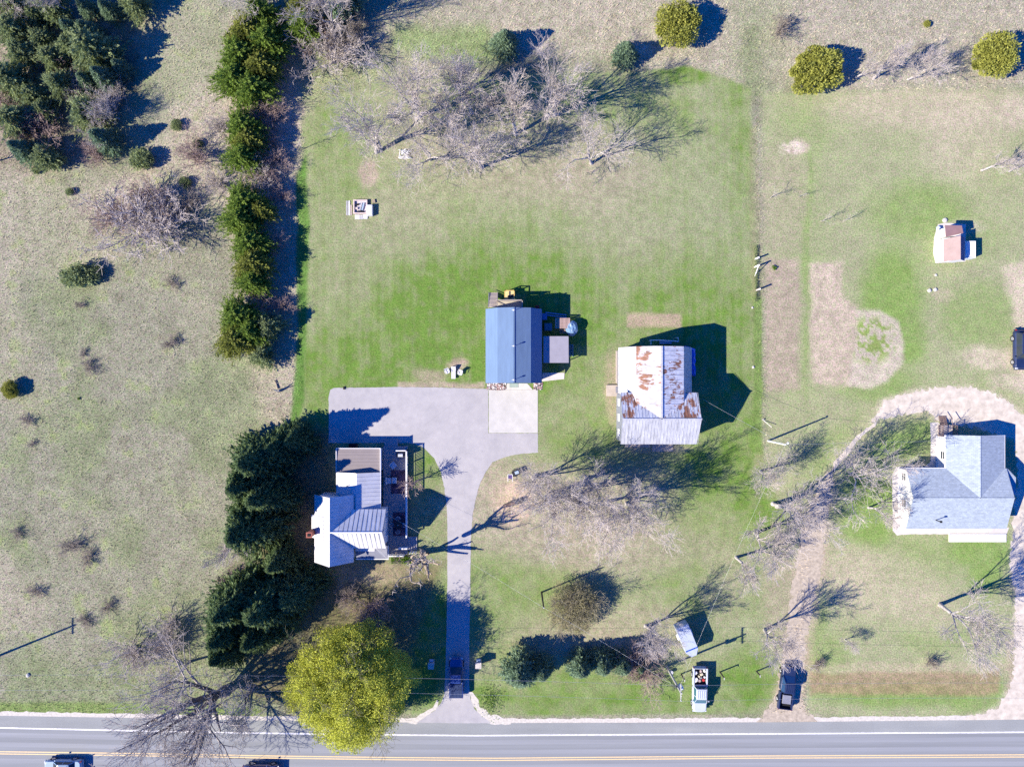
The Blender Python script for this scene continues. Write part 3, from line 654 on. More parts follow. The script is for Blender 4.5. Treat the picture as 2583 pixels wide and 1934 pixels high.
deck_table('square_table', -16.0, -11.0, 'square table set at an angle on the deck', R(40))
gr = empty('gas_grill', (-14.9, -9.6, DZ), 'black gas grill with pale lid in the deck corner', 'grill')
MB().box((0, 0, .45), (1.25, .5, .75)).build('cabinet', M_blackmetal, gr, bevel=.02)
MB().loft([[(-.38, y * .24, .83), (.28, y * .24, .83)][::1] + [] for y in ()] or [[(-.38, -.24, .83), (.28, -.24, .83), (.28, .24, .83), (-.38, .24, .83)], [(-.36, -.15, 1.05), (.26, -.15, 1.05), (.26, .15, 1.05), (-.36, .15, 1.05)]]).build('lid', M_cush, gr)
rt = empty('round_table', (-15.3, -19.0, DZ + .02), 'round black dining table in the middle of four chairs', 'table')
mb = MB(); mb.prism([(math.cos(t * math.pi / 8) * .5, math.sin(t * math.pi / 8) * .5) for t in range(16)], .68, .72); mb.build('tabletop', M_blackmetal, rt)
MB().tube([(0, 0, 0), (0, 0, .68)], .06).build('pedestal', M_blackmetal, rt)
MB().tube([(0, 0, .72), (0, 0, .85)], .05).build('candle', M_trim, rt)
def deck_chair(x, y, rz, lab):
    c = empty('dining_chair', (x, y, DZ + .02), lab, 'chair', 'curved chairs round the deck table', rz)
    MB().box((0, 0, .44), (.46, .46, .05)).build('seat', mat('blue grey seat', (0.12, 0.14, 0.2), .2, 4, .8), c, bevel=.02)
    arc = [(-.28 * math.cos(t), .28 * math.sin(t) + .02, .8) for t in np.linspace(-.2, math.pi + .2, 10)]
    MB().tube(arc, .03, 6).build('backrest', M_cush, c)
    for i in (-1, 1):
        for j in (-1, 1): MB().tube([(i * .2, j * .2, 0), (i * .2, j * .2, .8 if j > 0 else .44)], .018, 6).build('leg', M_blackmetal, c)
deck_chair(-15.3, -18.15, 0, 'curved dining chair on the north side of the deck table')
deck_chair(-15.3, -19.85, R(180), 'curved dining chair on the south side of the deck table')
deck_chair(-16.1, -19.0, R(90), 'curved dining chair on the west side of the deck table')
deck_chair(-14.6, -19.0, R(-90), 'curved dining chair on the east side of the deck table')

# ---------------------------------------------------------------- blue gambrel garage
M_blueroof = mat('blue grey ribbed roofing', (0.125, 0.20, 0.325), 0.10, 2.5, 0.75, stretch=(1, 0.15, 1), spec=0.35, detail=5)
M_bluewall = mat('slate blue siding', (0.10, 0.14, 0.22), 0.1, 2, 0.8, stretch=(.3, .3, 8))
gg = empty('gambrel_garage', (0.2, 5, 0), 'blue garage with long gambrel roof and side lean-to', 'garage')
GN, GS = 9.85, 0.05; gx = [-3.49, -1.90, 0.23, 2.41, 3.96]; gz = [2.6, 4.25, 4.8, 4.25, 2.6]
for i in range(4):
    a0, a1, b0, b1 = (gx[i], GN, gz[i]), (gx[i], GS, gz[i]), (gx[i + 1], GN, gz[i + 1]), (gx[i + 1], GS, gz[i + 1])
    mb = MB().slab([a0, a1, b1, b0], 0.1)
    kk = [0, 0, 14, 0][i]
    for j in range(kk + 1 if kk else 0):
        t = j / kk; A = Vector(a0).lerp(Vector(b0), t); B_ = Vector(a1).lerp(Vector(b1), t); mb.rib(A, B_, 0.04, 0.01)
    mb.build('roof', M_blueroof, gg)
MB().rib((gx[2], GN, 4.82), (gx[2], GS, 4.82), 0.2, 0.05).build('ridge_cap', M_blueroof, gg)
gable_wall(gg, 'Y', gx[0], gx[2], gx[4], GS + .35, GN - .35, 2.6, 4.8, M_bluewall, zb=4.25, bz=(gx[1], gx[3]))
for y in (9.4, 4.8, 0.45):
    v = MB().tube([(0.2, y, 4.75), (0.2, y, 5.45)], 0.035, 6); v.box((0.2, y, 5.5), (0.16, 0.16, 0.12)).box((.2, y, 5.42), (.5, .03, .03)); v.build('lightning_rod', M_trim, gg)
MB().bb(-1.3, 1.7, 0.33, 0.41, 0.05, 2.2).build('door', mat('green grey door', (0.25, 0.32, 0.28), .1, 2, .7), gg)
for y in (3, 7): window(gg, (gx[0] + .25, y, 1.6), 0.9, 0.9, '-x', M_trim, M_glass)
# east lean-to with a grey flat roof
M_leanroof = mat('grey lean-to roofing', (0.33, 0.32, 0.37), 0.06, 1.5, 0.9)
roof(gg, [W(1371, 848, 2.35), W(1434, 848, 2.05), W(1434.5, 915, 2.05), W(1371, 915, 2.35)], M_leanroof, 0.1, label='flat grey lean-to roof')
a_ = W(1430, 852, 2.0); b_ = W(1430, 911, 2.0)
mb = MB()
for y in (a_.y, b_.y): mb.bb(a_.x - .1, a_.x, y - .05, y + .05, 0, 1.95)
mb.build('post', mat('timber post', (0.42, 0.34, 0.25), .15, 4, .9), gg)
reparent(gg, [])
tag(MB().prism([W(*p)[:2] for p in [(1367, 962), (1423, 956), (1424, 940), (1368, 940)]], 0, 0.04).build('paving_slab', M_slab), 'pale concrete slab beside the blue garage', kind='structure')
tag(MB().bb(*[v for v in (-.35, .86)], -.55, .0, 0.033, 0.06).build('door_mat', mat('green grey mat', (.30, .37, .34), .1, 3, .9)), 'green grey mat in front of the blue garage door', 'mat')
# stony beds either side of the apron
def stones(name, cx0, cx1, cy0, cy1, n, lab, seed):
    rs = random.Random(seed); mb = MB()
    for i in range(n):
        p = W(rs.uniform(cx0, cx1), rs.uniform(cy0, cy1)); r = rs.uniform(.05, .11)
        mb.box((p.x, p.y, r * .4), (r * 1.6, r * 1.2, r), rz=rs.uniform(0, 3), mi=rs.randrange(3))
    tag(mb.build(name, [mat('white stone', (.7, .66, .64), .1, 4), mat('dark stone', (.09, .08, .09), .2, 4), mat('red stone', (.35, .2, .19), .2, 4)]), lab, 'stones', kind='stuff')
stones('river_stones', 1228, 1276, 966, 983, 420, 'mixed river stones left of the garage apron', 1)
stones('river_stones', 1346, 1368, 966, 983, 200, 'mixed river stones right of the garage apron', 2)

# timber deck, stair and yellow play box behind the garage
M_timb = mat('weathered pale timber', (0.44, 0.38, 0.34), 0.15, 3, 0.9, stretch=(6, 1, 1))
M_timbd = mat('dark aged timber', (0.2, 0.14, 0.12), 0.2, 3, 0.9)
pd = empty('timber_landing', (W(1284, 766).x, W(1284, 766).y, 0), 'small timber landing with stair behind the blue garage', 'landing')
z = 2.0
c0, c1 = W(1253, 772, z), W(1317, 759, z)
MB().bb(c0.x, c1.x, GN - .3, c1.y, z - .12, z).build('floor', mat('landing boards', (.42, .38, .3), .15, 3, .9), pd)
mb = MB(); railing(mb, (c0.x, c1.y), (c1.x, c1.y), z, .9, .15); mb.build('railing', M_timb, pd)
mb = MB(); railing(mb, (c1.x, c1.y), (c1.x, GN), z, .9, .15); mb.build('railing', M_timb, pd)
for x in (c0.x + .1, c1.x - .1): MB().bb(x - .06, x + .06, c1.y - .12, c1.y, 0, z - .1).build('post', M_timb, pd)
s0, s1 = W(1234, 778, .8), W(1256, 737, .8)
mb = MB(); nst = 11
for i in range(nst):
    y = s0.y + (s1.y - s0.y) * i / nst; zz = z - z * (i + .5) / nst
    mb.bb(s0.x, s1.x - .1, y + .03, y + .22, zz - .04, zz)
mb.build('stair_tread', M_timb, pd)
for x in (s0.x - .05, s1.x - .05): MB().rib((x, s0.y, z + .75), (x, s1.y, .75), .08, .08).rib((x, s0.y, z - .15), (x, s1.y, .0), .06, .14).build('handrail', M_timb, pd)
reparent(pd, [])
yb = empty('play_platform', (W(1284, 744, 0).x, W(1284, 744, 0).y, 0), 'yellow railed play platform with black mat beside the garage stair', 'play platform')
c0, c1 = W(1272.5, 757, 1.6), W(1298, 732, 1.6); M_yel = mat('yellow painted wood', (0.62, 0.42, 0.14), .1, 3, .7)
MB().bb(c0.x, c1.x, c0.y, c1.y, 1.0, 1.08).build('floor', mat('pale yellow floor', (.65, .52, .25), .1, 3, .8), yb)
mb = MB()
for xa, xb, ya, yb_ in ((c0.x, c0.x + .1, c0.y, c1.y), (c1.x - .1, c1.x, c0.y, c1.y), (c0.x, c1.x, c1.y - .1, c1.y), (c0.x, c1.x, c0.y, c0.y + .1)): mb.bb(xa, xb, ya, yb_, 1.55, 1.65)
for x in (c0.x + .05, c1.x - .05):
    for y in (c0.y + .05, c1.y - .05): mb.bb(x - .06, x + .06, y - .06, y + .06, 0, 1.6)
mb.build('frame', M_yel, yb)
MB().box(((c0.x + c1.x) / 2 + .15, (c0.y + c1.y) / 2 - .1, 1.13), (.75, .4, .1), rz=.25).build('mat', M_blackmetal, yb)
reparent(yb, [])

# ---------------------------------------------------------------- rusty-roofed barn
def rusty(name, base, rust, amount, stretch):
    m, p = new_mat(name, 0.5, 0.0, 0.4); lk = m.node_tree.links
    f = noise_node(m, 0.9, 5, 0.8, stretch=stretch); g = noise_node(m, 0.42, 2, 0.5)
    mt = nod(m, 'ShaderNodeMath', operation='MULTIPLY_ADD'); mt.inputs[1].default_value = 0.9; lk.new(g, mt.inputs[0]); lk.new(f, mt.inputs[2])
    fac = ramp(m, mt.outputs[0], [(1.06 - amount, (0, 0, 0)), (1.12 - amount, (1, 1, 1))])
    st = noise_node(m, 1.2, 4, 0.7, stretch=stretch)
    b = ramp(m, st, [(0.3, tuple(c * .62 for c in base)), (0.6, base), (0.8, tuple(c * 1.2 for c in base))])
    r = ramp(m, st, [(0.3, tuple(c * .6 for c in rust)), (0.7, tuple(min(1, c * 1.5) for c in rust))])
    lk.new(mix(m, fac, b, r), p.inputs['Base Color'])
    inv = nod(m, 'ShaderNodeMath', operation='MULTIPLY_ADD'); inv.inputs[1].default_value = -0.05; inv.inputs[2].default_value = 0.05
    lk.new(fac, inv.inputs[0]); lk.new(inv.outputs[0], p.inputs['Metallic'])
    return m
RB = (0.52, 0.52, 0.55); RU = (0.24, 0.115, 0.07)
M_r1 = rusty('rusty tin upper slope', RB, RU, 0.079, (0.7, 2.6, 1)); M_r5 = rusty('rusty tin east slope', (.70, .72, .78), RU, 0.073, (0.9, 2.6, 1)); M_r2 = rusty('rusty tin light slope', RB, RU, 0.052, (0.7, 2.6, 1))
M_r3 = rusty('rusty tin cross wing', (0.55, 0.58, 0.65), RU, 0.072, (2.6, 0.7, 1)); M_r4 = rusty('clean tin cross wing', (0.47, 0.49, 0.55), RU, 0.03, (2.6, 0.4, 1))
bn = empty('old_barn', (22, 0, 0), 'old barn with rust-streaked tin roofs meeting in a cross', 'barn')
def kz(px, z): return (px - CX) * S * (H - z) / H
bxw, bxbw, bxr, bxbe, bxe = kz(1560, 2.6), kz(1605, 5.6), kz(1669.6, 6.6), kz(1725, 5.6), kz(1745, 2.6)
BN = (CY - 877) * S * (H - 2.6) / H; BRY = (CY - 1056.7) * S * (H - 6.6) / H; BSY = (CY - 1120) * S * (H - 4.9) / H; BNY = BRY * 2 - BSY
VY = BSY + 0.2
CW0, CW1 = kz(1571, 6.6), kz(1771, 6.6)
VY = BRY - 0.2
for i, (x0, z0, x1, z1, m, k) in enumerate(((bxw, 2.6, bxbw, 5.55, M_r2, 1), (bxbw, 5.55, bxr, 6.6, M_r1, 2), (bxr, 6.6, bxbe, 5.55, M_r5, 2), (bxbe, 5.55, bxe, 2.6, M_r2, 1))):
    # each slope ends at the north slope of the cross wing (height falls linearly from the ridge)
    def yv(zz): return BRY + (6.6 - zz) / (6.6 - 4.9) * (BNY - BRY) if zz > 4.9 else BNY - .1
    lo, hi = (x0, z0), (x1, z1)
    mb = MB().slab([(x0, BN, z0), (x0, yv(z0), z0), (x1, yv(z1), z1), (x1, BN, z1)], 0.08)
    ns = 15
    for j in range(ns + 1):
        y = BN + (min(yv(z0), yv(z1)) - BN) * j / ns
        t0 = 0.0
        ya, yb_ = yv(z0), yv(z1)
        if y < max(ya, yb_):
            # clip seam at the valley
            f = (max(ya, yb_) - y) / (abs(ya - yb_) + 1e-6)
            if ya > yb_: mb.rib((x0 + (x1 - x0) * f, y, z0 + (z1 - z0) * f), (x1, y, z1), .04, .035)
            else: mb.rib((x0, y, z0), (x1 + (x0 - x1) * f, y, z1 + (z0 - z1) * f), .04, .035)
        else: mb.rib((x0, y, z0), (x1, y, z1), .04, .035)
    mb.build('roof', m, bn)
MB().rib((bxr, BN + .02, 6.62), (bxr, BRY, 6.62), .22, .05).build('ridge_cap', M_r2, bn)
mb = MB().slab([(CW0, BRY, 6.6), (CW0, BNY, 4.9), (CW1 - .25, BNY, 4.9), (CW1, BRY, 6.6)], 0.08)
for j in range(25):
    x = CW0 + (CW1 - .1 - CW0) * j / 24; mb.rib((x, BRY, 6.6), (x, BNY, 4.9), .035, .03)
mb.build('roof', M_r3, bn)
mb = MB().slab([(CW0, BRY, 6.6), (CW0, BSY, 4.9), (CW1 - .25, BSY, 4.9), (CW1, BRY, 6.6)], 0.08)
for j in range(25):
    x = CW0 + (CW1 - .1 - CW0) * j / 24; mb.rib((x, BRY, 6.6), (x - .01, BSY, 4.9), .035, .03)
mb.build('roof', M_r4, bn)
MB().rib((CW0, BRY, 6.62), (CW1, BRY, 6.62), .2, .05).build('ridge_cap', M_r4, bn)
M_barnwall = mat('grey blue barn boards', (0.20, 0.22, 0.26), .2, 2, .9, stretch=(6, 6, .3))
gable_wall(bn, 'Y', bxw, bxr, bxe, BNY - .5, BN - .25, 2.6, 6.6, M_barnwall, zb=5.55, bz=(bxbw, bxbe))
gable_wall(bn, 'X', BSY, BRY, BNY, CW0 + .2, CW1 - .45, 4.9, 6.6, M_barnwall)
for y in (BRY - 2, BRY, BRY + 2): window(bn, (CW0 + .2, y, 2.2), .8, 1.0, '-x', M_trim, M_glass)
window(bn, (bxr, BN - .25, 4.2), .9, 1.0, 'y', M_trim, M_glass)
MB().bb(bxr - 1.2, bxr + 1.2, BN - .27, BN - .17, 0, 2.4).build('door', M_trim, bn)
reparent(bn, [])
fr = empty('pipe_rack', (W(1675, 858).x, W(1675, 858).y, 0), 'white pipe frame rack behind the rusty-roofed barn', 'rack')
mb = MB()
q = [W(1642, 869, 1.2), W(1642, 858, 1.2), W(1668, 858, 1.2), W(1712, 861, 1.2), W(1710, 851, 1.2)]
mb.tube(q, .06, 6); mb.build('rail', M_trim, fr)
for p in (q[1], q[2], q[3], q[4]): MB().tube([(p.x, p.y, 0), p], .05, 6).build('leg', M_trim, fr)
reparent(fr, [])
tag(MB().bb(*[W(1663, 0).x, W(1692, 0).x], W(0, 868).y, W(0, 860).y, 0, .55).build('storage_crate', M_leanroof), 'grey crate under the pipe rack behind the barn', 'crate')
tb = empty('covered_stack', (W(1745, 905).x, W(1745, 905).y, 0), 'bright blue tarp-covered stack along the barn east wall', 'tarp')
rs = random.Random(3); rings = []
for k, (hh, ins) in enumerate(((0, 0), (.7, .05), (1.2, .15), (1.35, .4))):
    x0, x1, y0, y1 = bxe - .35 + ins, bxe + 1.0 - ins, W(0, 950).y + ins, W(0, 872).y - ins
    ring = []
    for t in np.linspace(0, 1, 10, endpoint=False): ring.append((x0 + rs.uniform(-.05, .05), y1 + (y0 - y1) * t, hh + rs.uniform(-.1, .1) * (k > 1)))
    for t in np.linspace(0, 1, 10, endpoint=False): ring.append((x1 + rs.uniform(-.1, .1), y0 + (y1 - y0) * t, hh + rs.uniform(-.1, .1) * (k > 1)))
    rings.append(ring)
MB().loft(rings).build('tarp', mat('blue tarpaulin', (0.02, 0.12, 0.55), .2, 2, .4, spec=.5), tb); reparent(tb, [])
ws = empty('well_hatch', (W(1543, 984).x, W(1543, 984).y, 0), 'pale concrete hatch with grey lid by the barn west wall', 'hatch')
c0, c1 = W(1529, 999), W(1560, 971)
MB().bb(c0.x, c1.x, c0.y, c1.y, 0, .3).build('slab', mat('aged tan concrete', (.45, .39, .33), .15, 1.5, .9), ws); d0, d1 = W(1552, 991), W(1559, 975)
MB().bb(d0.x, d1.x, d0.y, d1.y, .3, .36).build('lid', mat('grey lid', (.22, .22, .26), .1, 2, .7), ws); reparent(ws, [])
tag(MB().bb(W(1553, 0).x, W(1557, 0).x, W(0, 966).y, W(0, 885).y, 0, .12).build('timber_beam', M_timb), 'long timber beam lying along the barn west wall', 'beam')
tag(MB().bb(W(1576, 0).x, W(1640, 0).x, W(0, 1127).y, W(0, 1119).y, 0, .1).build('step_slab', mat('aged tan concrete', (.45, .39, .33))), 'worn concrete step slab on the south side of the barn', 'slab')
tag(MB().bb(W(1645, 0).x, W(1697, 0).x, W(0, 1138).y, W(0, 1119).y, 0, .08).build('step_slab', mat('aged tan concrete', (.45, .39, .33))), 'wide worn concrete slab further right on the barn south side', 'slab')

# ---------------------------------------------------------------- grey-roofed house on the right
M_shingle = None
def shingle_mat():
    m, p = new_mat('grey asphalt shingles', 0.9, 0, 0.2); lk = m.node_tree.links
    tc = nod(m, 'ShaderNodeTexCoord'); br = nod(m, 'ShaderNodeTexBrick'); lk.new(tc.outputs['Object'], br.inputs['Vector'])
    br.inputs['Color1'].default_value = (.31, .365, .425, 1); br.inputs['Color2'].default_value = (.385, .45, .52, 1); br.inputs['Mortar'].default_value = (.28, .33, .38, 1)
    br.inputs['Scale'].default_value = 1.0; br.inputs['Mortar Size'].default_value = .02; br.inputs['Brick Width'].default_value = .45; br.inputs['Row Height'].default_value = .2
    f = noise_node(m, 2.5, 3, .7)
    lk.new(mix(m, 1.0, br.outputs['Color'], ramp(m, f, [(.3, (.88, .88, .88)), (.7, (1.14, 1.14, 1.14))]), 'MULTIPLY'), p.inputs['Base Color']); return m
M_shingle = shingle_mat()
rh = empty('ranch_house', (64, -13, 0), 'white single-storey house with pale grey shingle roof', 'house')
def D3(px, py, z): return tuple(W(px, py, z))
zr, ze = 3.7, 2.5
VR = D3(2473, 1256, zr)
nxr = kz(2473, zr); nxw = kz(2386, ze); nxe = kz(2534, ze)
ry = (CY - 1256) * S * (H - zr) / H; rny = (CY - 1181) * S * (H - ze) / H; rsy = (CY - 1333) * S * (H - ze) / H
nN = (CY - 1097) * S * (H - ze) / H; xw = kz(2286, ze); xe = kz(2541, ze)
def pline(mb, a, b): mb.rib(a, b, .14, .04)
roof(rh, [(nxr, nN, zr), (nxw, nN, ze), (nxw, rny, ze), (nxr, ry, zr)], M_shingle, .14)
roof(rh, [(nxr, nN, zr), (nxr, ry, zr), (nxe, rny, ze), (nxe, nN, ze)], M_shingle, .14)
roof(rh, [(nxr, ry, zr), (nxw, rny, ze), (xw, rny, ze), (xw + .25, ry, zr)], M_shingle, .14)
roof(rh, [(nxr, ry, zr), (xe + .1, ry, zr), (xe - .1, rny, ze), (nxe, rny, ze)], M_shingle, .14)
roof(rh, [(xw + .25, ry, zr), (xw, rsy, ze), (xe - .1, rsy, ze), (xe + .1, ry, zr)], M_shingle, .14)
mb = MB(); pline(mb, (nxr, nN, zr), (nxr, ry, zr)); pline(mb, (xw + .25, ry, zr), (xe + .1, ry, zr)); mb.build('ridge_cap', M_shingle, rh)
by = [(nxe - .2, rny + .1, ze), (nxe + .5, rny - .05, ze - .1), (kz(2564, ze), kz(0, 0) * 0 + (CY - 1204) * S * .973, ze - .1), (kz(2563, ze), (CY - 1245) * S * .973, ze - .1), (kz(2550, ze), (CY - 1259) * S * .973, ze - .1), (nxe - .2, (CY - 1206) * S * .973, ze + .35)]
roof(rh, by, M_shingle, .12, label='small bay roof on the east side')
mb = MB(); mb.prism([(p[0] - .25, p[1]) for p in reversed(by)], 0, 2.3); mb.build('bay', M_whitewall, rh)
gable_wall(rh, 'Y', nxw, nxr, nxe, ry, nN - .3, ze, zr, M_whitewall)
gable_wall(rh, 'X', rsy, ry, rny, xw + .3, xe - .3, ze, zr, M_whitewall)
MB().bb(nxe + .0, nxe + .08, rny, nN, ze - .18, ze - .02).bb(nxw - .08, nxw, rny, nN, ze - .18, ze - .02).bb(xw, nxw - .1, rny, rny + .08, ze - .18, ze - .02).build('gutter', M_trim, rh)
for y in (-12.5, -16): window(rh, (xw + .3, y, 1.5), 1.0, 1.0, '-x', M_trim, M_glass)
window(rh, (nxw + .25, -9.6, 1.5), 1.0, 1.0, '-x', M_trim, M_glass)
MB().bb(nxw + .16, nxw + .24, -8.2, -7.3, .3, 2.2).build('door', M_trim, rh)
cp = W(2366, 1313, 3.3); MB().tube([(cp.x, cp.y, 2.7), (cp.x, cp.y, 3.9)], .06, 8).box((cp.x, cp.y, 3.95), (.26, .26, .14)).build('vent_pipe', M_dark, rh)
reparent(rh, [])
# deck and railing at the north door, ramp, window well
nd = empty('entry_deck', (W(2383, 1080).x, W(2383, 1080).y, 0), 'grey wooden entry deck with railings north of the ranch house', 'deck')
c0, c1 = W(2368, 1098, .6), W(2404, 1072, .6)
MB().bb(c0.x, c1.x, c0.y, c1.y, .4, .5).build('floor', M_timb, nd)
mb = MB(); railing(mb, (c0.x, c0.y), (c0.x, c1.y), .5, 1, .2); railing(mb, (c1.x, c0.y), (c1.x, c1.y), .5, 1, .2); mb.build('railing', M_timbd, nd)
mb = MB()
for i in range(5): mb.bb(c0.x + .3, c0.x + 1.3, c1.y + i * .25, c1.y + .2 + i * .25, .38 - i * .08, .44 - i * .08)
mb.rib((c0.x + .25, c1.y, 1.5), (c0.x + .25, c1.y + 1.3, 1.0), .06, .06); mb.rib((c0.x + 1.35, c1.y, 1.5), (c0.x + 1.35, c1.y + 1.3, 1.0), .06, .06)
mb.build('stair_tread', M_timbd, nd); reparent(nd, [])
c0, c1 = W(2393, 1366), W(2537, 1346)
tag(MB().bb(c0.x, c1.x, c0.y, c1.y, 0, .12).build('concrete_patio', mat('bright concrete', (.72, .71, .70), .04, 2, .9)), 'bright white narrow patio along the ranch house south wall', kind='structure')
ww = empty('window_well', (*W(2258.5, 1275)[:2], 0), 'oval metal window well on the white strip left of the ranch house', 'window well')
mb = MB(); el_ = [(math.cos(t) * .42, math.sin(t) * .75) for t in np.linspace(0, 2 * math.pi, 18, endpoint=False)]
mb.tube([(x, y, .14) for x, y in el_ + el_[:1]], .04, 6); mb.build('rim', M_leanroof, ww)
MB().prism(el_, .015, .06).build('grate', mat('grey grate', (.28, .27, .27), .5, 14, .8), ww)

# ---------------------------------------------------------------- small maroon-roofed shed and white box
M_mar = mat('faded maroon roofing', (0.34, 0.255, 0.24), .1, 1.2, .9, detail=5); M_mar2 = mat('maroon roofing', (0.25, 0.155, 0.165), .08, 1.2, .9)
sh = empty('garden_shed', (59, 18, 0), 'small white shed with faded maroon roof', 'shed')
kn = lambda py, z: (CY - py) * S * (H - z) / H
sx0, sxr, sx1 = kz(2380, 1.95), kz(2423.3, 3.2), kz(2433.5, 1.95); sy0, sy1 = kn(654, 3.2), kn(594, 3.2)
sx1 = max(sx1, sxr + 1.0)
roof(sh, [(sxr, sy1, 3.2), (sx0, sy1 - .25, 2.0), (sx0, sy0 - .1, 2.0), (sxr, sy0, 3.2)], M_mar, .08)
roof(sh, [(sxr, sy1, 3.2), (sxr, sy0, 3.2), (sx1, sy0, 1.95), (sx1, sy1, 1.95)], mat('shaded roof blue', (.08, .12, .22), .1, 2, .9), .08)  # east slope in shade: the shade is put into its dark blue colour
gable_wall(sh, 'Y', sx0, sxr, sx1, sy0 + .12, sy1 - .1, 1.95, 3.2, M_whitewall, ins=.12)
roof(sh, [W(2384, 568, 2.4), W(2426, 569, 2.4), W(2430, 588, 2.3), W(2386, 598, 2.2)], M_mar2, .08, label='darker maroon lean-to roof')
c0, c1 = W(2386, 596, 2.0), W(2424, 571, 2.0); wall_box(sh, c0.x + .1, c1.x - .1, c0.y, c1.y - .1, 0, 2.15, M_whitewall)
window(sh, ((sx0 + sxr) / 2, sy0 + .12, 1.3), .6, .6, '-y', M_trim, M_glass)
MB().bb(sx0 + .09, sx0 + .15, 17.4, 18.2, 0, 1.8).build('door', M_trim, sh)
reparent(sh, [])
c0, c1 = W(2358, 660), W(2384, 572)
tag(MB().prism([W(*p)[:2] for p in ((2360, 664), (2435, 660), (2436, 566), (2384, 562), (2366, 566), (2356, 600), (2354, 640))], 0, .03).build('concrete_base', M_slab), 'white concrete base under the small shed', kind='structure')
wb = empty('storage_box', (*W(2445, 629)[:2], 0), 'white open-topped storage box on the east side of the shed', 'storage box')
c0, c1 = W(2435, 651, 1.4), W(2461, 608, 1.4)
mb = MB(); mb.bb(c0.x, c1.x, c0.y, c1.y, .05, 1.2)
for xa, xb, ya, yb_ in ((c0.x, c0.x + .08, c0.y, c1.y), (c1.x - .08, c1.x, c0.y, c1.y), (c0.x + .08, c1.x - .08, c1.y - .08, c1.y), (c0.x + .08, c1.x - .08, c0.y, c0.y + .08)): mb.bb(xa, xb, ya, yb_, 1.2, 1.42)
mb.build('body', mat('white gelcoat', (.72, .76, .78), .05, 2, .4), wb); reparent(wb, [])
dp = empty('propane_tank', (*W(2364, 581)[:2], 0), 'pale blue upright tank beside the small shed', 'tank')
MB().tube([(0, -.55, .3), (0, -.4, .3), (0, .4, .3), (0, .55, .3)], [.05, .28, .28, .05], 12).build('body', mat('pale blue enamel', (.5, .6, .8), .05, 2, .4), dp, smooth=True)
MB().box((0, 0, .62), (.18, .18, .08)).build('valve', M_dark, dp)
# ================================================================ VEGETATION
def frames(P0, P1):
    d = P1 - P0; L = np.linalg.norm(d, axis=1, keepdims=True); d = d / np.maximum(L, 1e-6)
    ref = np.where(np.abs(d[:, 2:3]) < 0.9, np.array([[0, 0, 1.0]]), np.array([[1.0, 0, 0]]))
    u = np.cross(d, ref); u /= np.maximum(np.linalg.norm(u, axis=1, keepdims=True), 1e-6)
    return d, u, np.cross(d, u)
def seg_geo(segs, sides):
    A = np.array(segs, dtype=float); P0, P1, r0, r1 = A[:, 0:3], A[:, 3:6], A[:, 6:7], A[:, 7:8]
    d, u, w = frames(P0, P1); n = len(A); V = []
    for P, r in ((P0, r0), (P1, r1)):
        for k in range(sides):
            t = 2 * math.pi * k / sides; V.append(P + (u * math.cos(t) + w * math.sin(t)) * r)
    V = np.stack(V, 1)                                            # n, 2*sides, 3
    base = np.arange(n)[:, None] * (2 * sides)
    F = np.stack([base + np.array([[k, (k + 1) % sides, sides + (k + 1) % sides, sides + k]]) for k in range(sides)], 1)
    return V.reshape(-1, 3), F.reshape(-1, 4)
def seg_mesh(name, segs, sides, m, parent=None):
    V, F = seg_geo(segs, sides); return np_mesh(name, V, F, m, parent)
